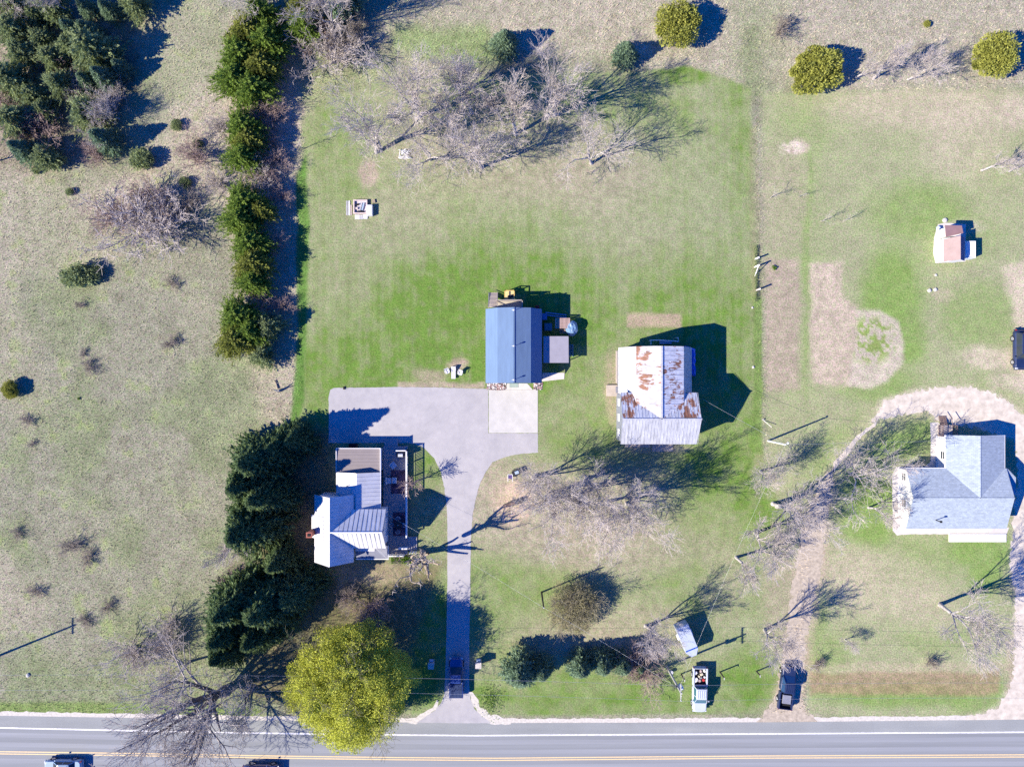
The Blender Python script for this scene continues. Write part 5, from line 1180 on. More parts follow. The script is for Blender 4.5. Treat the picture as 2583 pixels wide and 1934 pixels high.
for i, (bx, by_, s_, k, lab) in enumerate(LO):
    p = W(bx, by_); e = place('low_shrub', LOW[k], p.x, p.y, s_, i * 1.3, lab, 'shrub', 'low green shrubs')
    if i == 0: e.scale = (1.45, 1.05, 1.1)
# green hedge strip beneath the farmhouse deck
rs = np.random.RandomState(8); n = 2600
P = np.stack([rs.uniform(-16.4, -13.6, n), rs.uniform(-24.4, -23.5, n), rs.uniform(.05, .6, n)], -1)
V, F = quads(P, rs.normal(0, 1, (n, 3)), rs.uniform(.08, .2, n), rs.uniform(.05, .12, n), rs)
tag(np_mesh('hedge', V, F, M_green_lf), 'bright green leafy bed along the south end of the deck', 'plants', kind='stuff')
# weeds by the driveway mouth
n = 750; cx_, cy_ = W(1238, 1766)[:2]
P = np.stack([cx_ + rs.normal(0, .75, n), cy_ + rs.normal(0.1, 1.0, n), rs.uniform(.02, .3, n)], -1)
V, F = quads(P, rs.normal(0, 1, (n, 3)), rs.uniform(.1, .25, n), rs.uniform(.05, .12, n), rs)
tag(np_mesh('weeds', V, F, M_green_lf), 'rank green weeds right of the driveway mouth', 'weeds', kind='stuff')
# ---- round semi-leafy bush on the lower lawn
rb = empty('round_bush', W(1446, 1520), 'large round olive-brown bush on the lower lawn with a dark shadow', 'bush')
sg = bush_proto(222, 2.8, 3.4, 60, None, rmin=.012, kids=(4, 4, 4)); seg_mesh('branches', sg, 3, mat('olive brown twigs', (.32, .29, .20), .2, 2, .9), rb)
rs = np.random.RandomState(9); Q = []
for k in range(70):
    az = k * 2.39996; f = math.sqrt((k + .5) / 70); cr = rs.uniform(.5, .95); nl = int(330 * cr); v = rs.normal(0, 1, (nl, 3)); v /= np.linalg.norm(v, axis=1, keepdims=True)
    Q.append(np.array([math.cos(az) * f * 3.35, math.sin(az) * f * 3.35, .7 + 2.2 * math.sqrt(max(0, 1 - f * f * .9))]) * rs.uniform(.9, 1.08) + v * (cr * rs.uniform(.3, 1.1, nl))[:, None])
P = np.concatenate(Q); P[:, 2] = np.clip(P[:, 2], .05, None); n = len(P)
V, F = quads(P, rs.normal(0, 1, (n, 3)), rs.uniform(.09, .2, n), rs.uniform(.05, .09, n), rs, 2.0)
np_mesh('leaves', V, F, M_bushleaf, rb)
# ---- the big yellow-green maple
mp = empty('maple_tree', W(905, 1668), 'large yellow-green maple in spring leaf overhanging the road', 'tree')
thick, thin, tips = grow(601, 12.2, 8.3, trunk_frac=.14, trunk_r=.42, forks=9, kids=(8, 8, 6, 4), up=.13, rmin=.016, lean=(0.02, -.05), angle=(30, 65))
seg_mesh('trunk', thick, 8, M_barkdark, mp); seg_mesh('branches', thin, 3, mat('olive twigs', (.2, .19, .11), .2, 2, .9), mp)
T_ = np.array([tuple(t) for t in tips]); T_ = T_[T_[:, 2] > 1.5]; rs = np.random.RandomState(10)
c0_ = np.array([.2, -.6, 4.4]); inn = (T_ - c0_) / np.array([8.6, 8.9, 7.4]); T_ = T_[(inn ** 2).sum(1) < 1]
Q = [np.repeat(T_, 9, 0) + rs.normal(0, .2, (len(T_) * 9, 3))]
for k in range(120):                                           # leafy sprays gathered into uneven lumps over the dome
    f = (k + .5) / 120; el = math.asin(f ** .8); az = k * 2.39996; rad = (1 + .09 * math.sin(az * 4 + 1)) * rs.uniform(.66, .97)
    cc = c0_ + np.array([math.cos(az) * math.cos(el) * 8.0, math.sin(az) * math.cos(el) * 8.2, math.sin(el) * 6.8 - .6]) * rad; cr = rs.uniform(.8, 1.7)
    nl = int(520 * cr ** 1.6); v = rs.normal(0, 1, (nl, 3)); v /= np.linalg.norm(v, axis=1, keepdims=True)
    Q.append(cc + v * (cr * rs.uniform(.45, 1.15, nl) ** .7)[:, None] * np.array([1, 1, .7]))
P = np.concatenate(Q); n = len(P)
V, F = quads(P, rs.normal(0, 1, (n, 3)), rs.uniform(.12, .24, n), rs.uniform(.09, .16, n), rs, 2.0); np_mesh('leaves', V, F, M_maple, mp)
# ================================================================ VEHICLES
def rrect(cx, cy, L, Wd, r, z, n=5, taper=0):
    pts = []
    for qx, qy, a0 in ((1, 1, 0), (-1, 1, 90), (-1, -1, 180), (1, -1, 270)):
        for k in range(n):
            t = R(a0 + 90 * k / (n - 1)); hw = Wd / 2 * (1 - (taper if qx > 0 else 0))
            pts.append((cx + qx * (L / 2 - r) + math.cos(t) * r, cy + qy * (hw - r) + math.sin(t) * r, z))
    return pts
M_tyre = mat('tyre rubber', (.025, .025, .027), .2, 5, .9); M_rim = mat('alloy rim', (.45, .46, .5), .1, 3, .35, metal=.6)
M_lamp = mat('clear lamp glass', (.7, .72, .75), .05, 3, .15, spec=.8); M_tail = mat('red tail lamp', (.35, .02, .02), .1, 3, .25, spec=.6)
M_chrome = mat('chrome', (.6, .62, .65), .05, 2, .15, metal=.9)
def wheel(par, x, y, r=.39, w=.27):
    sg = 1 if y > 0 else -1
    t = MB().tube([(x, y - w / 2, r), (x, y + w / 2, r)], r, 20).build('wheel', M_tyre, par)
    MB().tube([(x, y + sg * (w / 2 - .01), r), (x, y + sg * (w / 2 + .015), r)], [r * .66, r * .6], 14).build('rim', M_rim, t)
def car(name, px, py, rz, L, Wd, paint, lab, cat, kind='pickup', zc=.9, roofz=1.85, extra=None, grp=None, glass=M_glass):
    """x axis = forward"""
    p = W(px, py); e = empty(name, (p.x, p.y, 0), lab, cat, grp, rz)
    z0, zb = .42, 1.08 if kind == 'pickup' else .98
    hl = L / 2
    if kind == 'pickup':
        cabf, cabr, bedr = hl - L * .2, hl - L * .59, -hl + .05
        b = MB(); b.loft([rrect((hl + cabr) / 2, 0, hl - cabr, Wd * .97, .4, z0, taper=.04), rrect((hl + cabr) / 2, 0, hl - cabr, Wd, .45, .7, taper=.05), rrect((hl + cabr) / 2, 0, hl - cabr - .02, Wd * .97, .5, zb - .08, taper=.08), rrect((hl + cabr) / 2 - .02, 0, hl - cabr - .12, Wd * .9, .45, zb + .02, taper=.1)])
        b.build('body', paint, e, smooth=False, bevel=.03)
        lb = cabr - bedr; cb = (cabr + bedr) / 2; w2 = Wd / 2
        b = MB(); b.bb(bedr, cabr - .02, -w2 + .02, w2 - .02, z0 + .1, .68)
        for sg in (-1, 1): b.bb(bedr, cabr - .02, sg * (w2 - .2), sg * (w2 - .02), .68, 1.13)
        b.bb(bedr, bedr + .08, -w2 + .2, w2 - .2, .68, 1.13); b.bb(cabr - .1, cabr - .02, -w2 + .2, w2 - .2, .68, 1.13)
        b.build('bed', paint, e, bevel=.02)
        MB().bb(bedr + .09, cabr - .11, -w2 + .21, w2 - .21, .685, .70).build('bed_liner', M_dark, e)
        g0, g1 = cabf, cabr
    else:
        b = MB(); b.loft([rrect(0, 0, L * .97, Wd * .95, .3, z0 - .1), rrect(0, 0, L, Wd, .4, .6), rrect(0, 0, L * .985, Wd * .985, .42, .82), rrect(0, 0, L * .94, Wd * .9, .42, zb)])
        b.build('body', paint, e, bevel=.03); g0, g1 = hl - L * .25, -hl + L * (.06 if kind == 'suv' else .16)
    gc, gl = (g0 + g1) / 2, g0 - g1; fr, rr = (.85, .12) if kind == 'pickup' else ((.7, .3) if kind == 'suv' else (.8, .6))
    low = rrect(gc, 0, gl, Wd * .88, .15, zb - .02); top = rrect((g0 - fr + g1 + rr) / 2, 0, gl - fr - rr, Wd * .70, .15, roofz - .05)
    n = len(low)
    MB().loft([low, top]).build('cabin_glass', glass, e)
    tcx = (g0 - fr + g1 + rr) / 2; tl = gl - fr - rr
    b = MB(); b.loft([rrect(tcx, 0, tl + .10, Wd * .73, .17, roofz - .08), rrect(tcx, 0, tl + .02, Wd * .70, .17, roofz - .01), rrect(tcx, 0, tl - .25, Wd * .58, .17, roofz + .02)])
    for k in range(5): b.bb(tcx - tl / 2 + .2, tcx + tl / 2 - .2, -.5 + k * .25 - .035, -.5 + k * .25 + .035, roofz + .015, roofz + .06)
    b.build('roof', paint, e)
    b = MB()
    for sg in (-1, 1):
        b.rib((g0 - .02, sg * Wd * .43, zb - .02), (g0 - fr + .05, sg * Wd * .345, roofz - .06), .07, .04)
        b.rib((g1 + .02, sg * Wd * .43, zb - .02), (g1 + rr - .02, sg * Wd * .345, roofz - .06), .1, .04); b.rib((gc, sg * Wd * .44, zb - .02), (gc, sg * Wd * .352, roofz - .06), .08, .03)
    b.build('pillar', paint, e)
    for sg in (-1, 1):
        MB().box((g0 - .35, sg * (Wd / 2 + .1), zb + .08), (.12, .22, .18)).build('mirror', paint, e, bevel=.02)
        MB().box((hl - .1, sg * Wd * .38, .82), (.16, .34, .16)).build('headlight', M_lamp, e, bevel=.03)
        MB().box((-hl + .04, sg * Wd * .44, .9), (.1, .14, .3)).build('tail_light', M_tail, e, bevel=.02)
        for x in (hl - .95, -hl + 1.15): wheel(e, x, sg * (Wd / 2 - .1))
    MB().box((hl + .03, 0, .52), (.14, Wd * .92, .2)).build('front_bumper', M_chrome if kind == 'pickup' else paint, e, bevel=.03)
    MB().box((-hl - .02, 0, .52), (.14, Wd * .92, .18)).build('rear_bumper', M_chrome if kind == 'pickup' else paint, e, bevel=.03)
    MB().box((g0 - .1, 0, zb + .03), (.08, Wd * .7, .02)).build('wiper', M_dark, e)
    return e
P_blue = mat('midnight blue paint', (.03, .06, .21), .1, 1, .28, spec=.6, coat=.6)
P_silver = mat('silver white paint', (.50, .55, .62), .04, 1, .35, spec=.5, coat=.4)
P_navy = mat('faded navy paint', (.016, .028, .085), .2, 1.5, .4, spec=.5, coat=.3)
P_sky = mat('pale blue metallic paint', (.22, .33, .45), .06, 1, .35, spec=.5, coat=.5)
t = car('pickup_truck', 1152, 1702, R(90), 5.35, 1.95, P_blue, 'dark blue pickup truck in the shade on the paved driveway', 'truck')
b = MB(); b.bb(-2.56, -.75, -.82, .82, 1.12, 1.17)
for k in range(7): b.bb(-2.5, -.8, -.66 + k * .2, -.60 + k * .2, 1.17, 1.19)
b.build('tonneau_cover', mat('dark ribbed cover', (.03, .05, .12), .2, 2, .5), t)
st = car('pickup_truck', 1761, 1731, R(-91), 5.95, 2.0, P_silver, 'silver white pickup truck hitched to the trailer, its bed full of junk', 'truck', glass=mat('blue green tinted glass', (.03, .12, .16), .1, 1, .1, spec=.7))
ot_ = car('pickup_truck', 1979, 1726, R(83), 5.9, 1.95, P_navy, 'old navy pickup truck at the foot of the dirt track', 'truck', glass=mat('deep blue glass', (.02, .06, .16), .1, 1, .1, spec=.7))
car('suv', 2551 + 16, 882, R(-90), 5.3, 2.0, P_navy, 'dark blue off-road car cut by the right edge of the photo', 'car', kind='suv', roofz=1.9)
car('car', 169, 1916 + 10, R(180), 5.0, 1.9, P_sky, 'pale blue car on the road at the bottom left under bare branches', 'car', kind='car', roofz=1.45)
car('car', 664, 1930 + 8, R(0), 4.9, 1.85, P_blue, 'dark blue car cut by the bottom edge beside the maple', 'car', kind='car', roofz=1.45)
# box in old truck bed
ld = empty('cargo_box', (*W(1984, 1748)[:2], .72), 'ribbed grey box lying in the bed of the old navy pickup', 'box', rz=R(83))
ld.location = ot_.location + Vector((math.cos(R(83)) * -1.55, math.sin(R(83)) * -1.55, .70))
b = MB(); b.box((0, -.1, .18), (1.15, 1.1, .34))
for k in range(8): b.box((0, -.1 - .5 + k * .14, .36), (1.1, .03, .02))
b.build('body', mat('grey ribbed plastic', (.25, .26, .32), .1, 2, .6), ld)
# junk in the silver truck bed
rs = random.Random(4); cols = [('white scrap', (.7, .7, .7)), ('pinkish scrap', (.42, .33, .32)), ('red scrap', (.55, .05, .05)), ('cream scrap', (.6, .55, .4)), ('grey scrap', (.25, .25, .28))]
names = ['bucket', 'box', 'bag', 'can']
locs = [('white', -.15, .55), ('cream', -.55, .2), ('pink', -1.0, .1), ('white', .1, -.5), ('red', .25, .4), ('white', -.75, -.55), ('grey', .0, .1), ('cream', -.25, -.15), ('pink', .35, -.1), ('white', .4, -.55), ('white', -1.1, .55)]
full = {'white': cols[0], 'pink': cols[1], 'red': cols[2], 'cream': cols[3], 'grey': cols[4]}
wherel = ['by the right side in the middle', 'long one near the tailgate', 'nearest the tailgate', 'left of the middle', 'small one on the right near the cab', 'left side near the tailgate', 'in the centre', 'just left of centre', 'by the cab in the middle', 'in the front left corner by the cab', 'in the rear right corner']
for k, (cn, x, y) in enumerate(locs):
    q = Vector((-1.55 + x * .9, y * 1.05, .7)); q.rotate(Matrix.Rotation(R(-91), 3, 'Z')); nm = names[k % 4]; s_ = rs.uniform(.24, .38); bb_ = MB()
    if nm in ('bucket', 'can'):
        bb_.tube([(0, 0, 0), (0, 0, s_)], [s_ * .42, s_ * .5], 10)
    else: bb_.loft([rrect(0, 0, s_ * 1.5, s_, .05, 0), rrect(0, 0, s_ * 1.4, s_ * .95, .06, s_ * .8), rrect(0, 0, s_, s_ * .6, .06, s_)])
    o = bb_.build('junk_' + nm, mat(full[cn][0], full[cn][1], .1, 4, .7)); o.location = st.location + q + Vector((0, 0, .002)); o.rotation_euler = (0, 0, rs.uniform(0, 3)); tag(o, f'{"pinkish" if cn == "pink" else cn} {nm} in the silver pickup bed, {wherel[k]}', 'junk', 'odds and ends in the silver pickup bed')
# trailer
ta = math.atan2(-74, 30); c = W(1726, 1602)
tr_ = empty('enclosed_trailer', (c.x, c.y, 0), 'silver enclosed trailer with blue band behind the silver pickup', 'trailer', None, ta)
tl, tw = 4.3, 1.75
base = [(-tl / 2, -tw / 2), (tl / 2 - .75, -tw / 2), (tl / 2, -.35), (tl / 2, .35), (tl / 2 - .75, tw / 2), (-tl / 2, tw / 2)]
b = MB(); b.loft([[(x, y, .45) for x, y in base], [(x, y, 2.05) for x, y in base], [(x * .985, y * .96, 2.12) for x, y in base]]); b.build('body', mat('pale aluminium skin', (.44, .50, .60), .06, 1.2, .4, spec=.5, stretch=(1, 4, 1)), tr_)
MB().box((tl / 2 - .98, 0, 2.128), (.17, tw * .97, .02)).build('blue_band', mat('cobalt stripe', (.01, .08, .4), .05, 2, .5), tr_)
MB().box((-tl / 2 - .03, 0, 1.2), (.05, tw * .94, 1.45)).build('rear_door', mat('shaded door blue grey', (.3, .4, .5), .1, 2, .5), tr_)  # rear face turned from the sun, its shade painted in as darker blue grey
MB().rib((-1.9, -.75, 2.125), (-.6, .75, 2.125), .02, .012).rib((-1.9, .75, 2.125), (-.6, -.75, 2.125), .02, .012).build('roof_brace', mat('grey seam', (.3, .33, .4), .1, 2, .6), tr_)
for sg in (-1, 1):
    wheel(tr_, -.4, sg * (tw / 2 + .08), .33, .2); MB().box((-.4, sg * (tw / 2 + .1), .72), (.9, .24, .05)).build('fender', M_trim, tr_)
MB().rib((tl / 2 - .1, .3, .5), (tl / 2 + .75, 0, .5), .07, .07).rib((tl / 2 - .1, -.3, .5), (tl / 2 + .75, 0, .5), .07, .07).build('drawbar', M_dark, tr_)

# ================================================================ POLES AND WIRES
M_pole = mat('weathered utility pole', (.42, .42, .38), .15, 2, .9); M_poled = mat('dark wooden post', (.06, .05, .045), .2, 2, .9); M_wire = mat('overhead wire', (.35, .36, .38), .1, 2, .6)
def bent_wire(name, a, b, sag, lab, r=.012, m=M_wire):
    a, b = Vector(a), Vector(b); pts = [a.lerp(b, t) - Vector((0, 0, sag * 4 * t * (1 - t))) for t in np.linspace(0, 1, 22)]
    o = MB().tube(pts, r, 4).build(name, m); return tag(o, lab, 'wire')
def utility(x, y, h, lab, xf=True):
    e = empty('utility_pole', (x, y, 0), lab, 'pole')
    MB().tube([(0, 0, -.05), (0, 0, h)], [.17, .11], 10).build('pole', M_pole, e)
    MB().box((0, 0, h - .35), (.12, 2.2, .12)).build('crossarm', M_pole, e)
    for y_ in (-.95, -.35, .95): MB().tube([(0, y_, h - .29), (0, y_, h - .05)], [.05, .04], 8).build('insulator', M_lamp, e)
    if xf:
        MB().tube([(.38, .05, h - 2.3), (.38, .05, h - 1.4)], .24, 14).tube([(.38, .05, h - 1.4), (.38, .05, h - 1.3)], [.24, .12], 14).build('transformer', mat('pale blue grey enamel', (.5, .58, .62), .06, 3, .4), e)
        MB().box((-.2, .1, h - 1.8), (.15, .2, .3)).build('cutout', M_dark, e)
    return e
U1, UH = W(1681, 1679), 8.3
utility(U1.x, U1.y, UH, 'weathered utility pole with transformer left of the silver pickup')
U0 = W(-8, 1655); utility(U0.x, U0.y, UH, 'utility pole whose long shadow enters at the lower left edge', xf=False)
U2 = W(3300, 1685); utility(U2.x, U2.y, UH, 'utility pole farther east along the road', xf=False)
for k, y_ in enumerate((-.95, .95)):
    lab = ('road-side', 'field-side')[k]
    bent_wire('power_line', (U0.x, U0.y + y_, UH - .05), (U1.x, U1.y + y_, UH - .05), 1.2, f'{lab} power line over the lower lawn left of the transformer pole')
    bent_wire('power_line', (U1.x, U1.y + y_, UH - .05), (U2.x, U2.y + y_, UH - .05), 1.2, f'{lab} power line right of the transformer pole over both pickups')
p1 = W(1366, 1493); e = empty('wooden_pole', (p1.x, p1.y, 0), 'slim dark wooden pole beside the round olive-brown bush', 'pole')
MB().tube([(0, 0, -.05), (0, 0, 6.4)], [.13, .09], 8).build('pole', M_poled, e); MB().tube([(0, 0, 6.35), (0, 0, 6.5)], .06, 6).build('insulator', M_lamp, e)
p2 = W(1937, 1111.5); e = empty('light_pole', (p2.x, p2.y, 0), 'white service pole right of the barn shadow tip', 'pole')
M_wp = mat('white painted pole', (.70, .71, .66), .06, 3, .7)
MB().tube([(0, 0, -.05), (0, 0, 6.0)], [.14, .10], 10).build('pole', M_wp, e)
MB().tube([(0, 0, 5.7), (.35, .2, 5.95)], .03, 6).tube([(.35, .2, 5.9), (.35, .2, 6.0)], [.16, .1], 10).build('lamp_head', M_lamp, e)
e = empty('flag_stake', (*W(1924, 1058)[:2], 0), 'pale thin leaning stake above the white service pole', 'stake')
MB().tube([(0, 0, 0), (.95, -1.0, .7)], .035, 6).build('stake', M_wp, e); MB().tube([(0, 0, 0), (0, 0, .25)], .12, 8).build('foot', M_pole, e)
top1 = (p1.x, p1.y, 6.4); topu = (U1.x, U1.y, UH - 1.3); top2 = (p2.x, p2.y, 5.9)
M_cable = mat('pale service cable', (.8, .82, .75), .05, 2, .7)
bent_wire('service_cable', top1, (-16.5, -17.0, 3.9), .5, 'pale service cable from the farmhouse to the slim dark pole', .008, M_cable)
bent_wire('service_cable', top1, topu, .5, 'pale service cable from the slim dark pole to the transformer pole', .007, M_cable)
bent_wire('service_cable', top2, topu, .6, 'pale service cable from the white pole to the transformer pole', .007, M_cable)
bent_wire('service_cable', top2, (62.0, -7.5, 3.0), .4, 'thin service cable from the white pole to the ranch house', .014)
bent_wire('service_cable', top2, (24.6, -2.0, 4.8), .4, 'thin service cable from the white pole to the barn', .014)

# ================================================================ SMALL THINGS
# stone mailbox pillars at the driveway mouth
M_stone = mat('pale cut stone', (.52, .48, .44), .2, 3, .9); M_capb = mat('slate blue cap', (.35, .45, .58), .1, 3, .6)
for px, py, lab in ((1090, 1668, 'stone pillar in the shade left of the driveway mouth'), (1208, 1667, 'stone pillar with mailbox right of the driveway mouth')):
    p = W(px, py); e = empty('gate_pillar', (p.x, p.y, 0), lab, 'pillar', 'stone pillars of the driveway')
    MB().box((0, 0, .7), (.7, .7, 1.4)).build('shaft', M_stone, e, bevel=.03); MB().box((0, -.02, 1.44), (.82, .82, .09)).build('cap', M_stone, e, bevel=.02)
    MB().loft([rrect(0, .52, .5, .34, .02, .8), rrect(0, .52, .5, .34, .02, 1.05), rrect(0, .52, .5, .12, .02, 1.18)]).build('mailbox', M_capb, e)
p = W(1229, 1667); e = empty('lantern_stake', (p.x, p.y, 0), 'thin reddish curved edging piece right of the mailbox pillar', 'edging')
MB().tube([(-.3, 0, .05), (0, .05, .1), (.5, .12, .05)], .035, 6).build('rail', M_brick, e)
# white garden seats
M_wpl = mat('white plastic', (.62, .62, .64), .04, 4, .5)
def garden_chair(px, py, rz, lab):
    p = W(px, py); c = empty('garden_chair', (p.x, p.y, 0), lab, 'chair', 'white plastic garden seats', rz)
    MB().loft([rrect(0, 0, .5, .5, .08, .38), rrect(0, 0, .52, .54, .1, .42)]).build('seat', M_wpl, c)
    MB().loft([[(-.26, .24, .42), (.26, .24, .42), (.26, .29, .42), (-.26, .29, .42)], [(-.3, .40, .85), (.3, .40, .85), (.3, .44, .85), (-.3, .44, .85)]]).build('backrest', M_wpl, c)
    for i in (-1, 1):
        MB().tube([(i * .3, -.2, .62), (i * .33, .3, .64)], .035, 6).build('armrest', M_wpl, c)
        for j in (-1, 1): MB().tube([(i * .26, j * .22, 0), (i * .24, j * .2, .38)], .03, 6).build('leg', M_wpl, c)
garden_chair(1129, 937, .35, 'white plastic garden chair left of the lounger by the parking court')
garden_chair(1161, 941, -.25, 'white plastic garden chair right of the lounger by the parking court')
p = W(1144.5, 939); c = empty('sun_lounger', (p.x, p.y, 0), 'white plastic sun lounger between two garden chairs', 'lounger')
MB().box((0, -.3, .3), (.58, 1.15, .06)).build('seat', M_wpl, c, bevel=.02); MB().box((0, .52, .45), (.62, .6, .06), rx=.5).build('backrest', M_wpl, c, bevel=.02)
for i in (-1, 1):
    for j in (-.75, .45): MB().bb(i * .25 - .03, i * .25 + .03, j - .03, j + .03, 0, .3).build('leg', M_wpl, c)
# lumber and raised fire-pit bed on the back lawn
M_lumg = mat('grey lumber', (.42, .42, .44), .2, 4, .9); M_lum = mat('pink pale lumber', (.60, .50, .46), .1, 4, .9)
for px, m, lab in ((874.5, M_lumg, 'dark grey plank, leftmost beside the back-lawn pile'), (878.5, M_wpl, 'white plank lying second from the left by the back-lawn pile'), (882, M_trim, 'white plank with blue edge lying third from the left by the pile'), (886, M_lum, 'short pinkish board lying against the back-lawn pile')):
    p = W(px, 525); o = MB().bb(-.06, .06, -1.0, .98 if px < 885 else .4, 0, .09).build('plank', m); o.location = p; tag(o, lab, 'plank', 'planks on the back lawn')
p = W(910, 523); e = empty('raised_frame', (p.x, p.y, 0), 'square pale timber frame filled with scrap on the back lawn', 'timber frame')
fm = MB()
for x0, x1, y0, y1 in ((-.95, -.8, -.95, .95), (.8, .95, -.95, .95), (-.8, .8, .8, .95), (-.8, .8, -.95, -.8)): fm.bb(x0, x1, y0, y1, 0, .35)
fm.build('frame', M_lum, e); MB().bb(-.8, .8, -.8, .8, 0, .1).build('base', mat('pale rubble', (.5, .47, .5), .5, 9, .9), e)
rs = random.Random(9)
for k, (x, y, m, lb) in enumerate(((-.45, .3, M_dark, 'black bent scrap at the upper left inside the timber frame'), (-.5, -.2, M_lum, 'cream scrap piece at the left inside the timber frame'), (.05, .0, M_lumg, 'grey slanted board in the middle of the timber frame'), (.35, .05, M_capb, 'blue-grey slanted board inside the timber frame'), (.0, -.62, M_dark, 'black bent bar along the lower side of the timber frame'))):
    b = MB().box((0, 0, .09), ((.5, .3, .16, .18, 1.0)[k], (.22, .28, 1.05, 1.0, .12)[k], .18)); b.box((.08, .05, .2), (.12, .1, .08)); o = b.build('scrap_piece', m); o.location = (p.x + x, p.y + y, .1); o.rotation_euler = (0, 0, (.3, 0, -.25, -.25, -.05)[k]); tag(o, lb, 'scrap')
for px, py, s0, m, lab in ((901.5, 548, .62, M_wpl, 'white slab lying below left of the timber frame'), (911.5, 548, .5, M_lumg, 'grey slab lying below the timber frame'), (922, 547, .6, M_wpl, 'white slab lying below right of the timber frame')):
    p = W(px, py); o = MB().box((0, 0, .06), (s0, .6, .12)).build('slab', m, bevel=.01); o.location = p; tag(o, lab, 'slab', 'slabs beside the timber frame')
p = W(934.5, 530); e = empty('crate_stack', (p.x, p.y, 0), 'white open crate right of the timber frame on the back lawn', 'crate')
MB().box((0, -.15, .3), (.75, 1.45, .6)).build('body', M_wpl, e, bevel=.02); MB().box((0, -.15, .61), (.6, 1.3, .02)).build('lid', mat('pale grid lid', (.6, .65, .68), .25, 12, .7), e)
p = W(943, 508); o = MB().box((0, 0, .1), (.4, .5, .2), rz=.2).build('wood_block', M_barktan, bevel=.03); o.location = p; tag(o, 'brown wood block at the upper right of the back-lawn pile', 'wood block')
# clutter beside garage, east side
p = W(1417, 817); e = empty('pallet_rack', (p.x, p.y, 0), 'slatted red-brown pallet leaning east of the garage', 'pallet')
b = MB()
for k in range(12): b.bb(-.95 + k * .17, -.86 + k * .17, -.7, .7, 1.16, 1.2)
b.build('slats', mat('pale reddish slats', (.58, .42, .38), .1, 3, .9), e)
b = MB()
for y in (-.65, -.22, .22, .65): b.bb(-.98, 1.05, y - .04, y + .04, 1.08, 1.16)
for x in (-.9, .95):
    for y in (-.6, .6): b.bb(x - .05, x + .05, y - .05, y + .05, 0, 1.08)
b.build('frame', M_timbd, e)
p = W(1431 + 10, 829); e = empty('covered_boat', (p.x, p.y, 0), 'shiny blue tarp over a rounded boat hull east of the garage', 'boat')
rs = random.Random(6); rings = []
for z_, sx, sy in ((0.05, .55, .8), (.5, .85, 1.1), (1.0, .8, 1.02), (1.35, .45, .7), (1.45, .15, .3)):
    rings.append([(math.cos(t) * sx * (1 + rs.uniform(-.08, .08)), math.sin(t) * sy * (1 + rs.uniform(-.06, .06)), z_ + rs.uniform(-.08, .08) * (z_ > .6)) for t in np.linspace(0, 2 * math.pi, 18, endpoint=False)])
MB().loft(rings).build('tarp', mat('glossy blue grey tarp', (.16, .27, .42), .3, 2, .22, spec=.8), e)
MB().tube([(-.5, -.9, .1), (-.5, 1.0, .1)], .05, 6).build('skid', M_dark, e)
p = W(1382, 826); e = empty('bin', (p.x, p.y, 0), 'dark teal lidded bin between the garage wall and the pallet', 'bin')
MB().box((0, 0, .45), (.95, .95, .9)).build('body', mat('teal plastic', (.04, .12, .17), .1, 3, .6), e, bevel=.04); MB().box((0, 0, .94), (1.02, 1.0, .08)).build('lid', mat('teal lid', (.06, .17, .24), .1, 3, .6), e, bevel=.02)
p = W(1373, 800); e = empty('pallet_stack', (p.x, p.y, 0), 'low dark blue box close to the garage east wall', 'box')
MB().box((0, 0, .35), (.6, .8, .7)).build('body', mat('dusty blue', (.12, .2, .4), .1, 3, .7), e, bevel=.03); MB().box((0, 0, .73), (.66, .86, .06)).build('lid', mat('dusty blue', (.12, .2, .4)), e)
p = W(1418, 837); rs = random.Random(12); sg = []
for k in range(16):
    a_ = rs.uniform(0, 6.28); sg.append((rs.uniform(-.2, .2), rs.uniform(-.2, .2), rs.uniform(.2, .6), math.cos(a_) * .5, math.sin(a_) * .45, rs.uniform(.5, .9), .05, .03))
o = seg_mesh('branch_pile', sg, 5, mat('reddish brown wood', (.42, .30, .26), .2, 3, .9)); o.location = p; tag(o, 'tangled reddish branch pile in front of the pallet', 'branches')
for y0, lab in ((792, 'long blue-grey plank above the pallet east of the garage'), (798, 'second long blue-grey plank below the first one')):
    p = W(1402, y0); o = MB().box((0, 0, .35), (2.9, .16, .06), rz=-.12).box((-1.2, .1, .16), (.1, .1, .32)).box((1.2, -.12, .16), (.1, .1, .32)).build('plank', mat('blue grey plank', (.2, .28, .42), .15, 3, .8)); o.location = p; tag(o, lab, 'plank', 'planks east of the garage')
p = W(1440, 884); e = empty('step_ladder', (p.x, p.y, 0), 'blue slatted rack on the east side of the lean-to', 'rack')
b = MB()
for k in range(6): b.bb(-.2, .25, -.75 + k * .28, -.70 + k * .28, .6, .64)
b.build('slats', M_capb, e); MB().bb(-.22, -.18, -.85, .8, 0, .64).build('side', M_capb, e); MB().bb(.22, .26, -.85, .8, 0, .64).build('side', M_capb, e)
p = W(1355, 775); o = MB().box((0, 0, .3), (.5, .35, .6)).box((0, 0, .65), (.3, .3, .12)).build('gas_can', mat('red plastic', (.5, .03, .03), .1, 3, .5), bevel=.03); o.location = p; tag(o, 'small red container at the north-east corner of the garage', 'container')
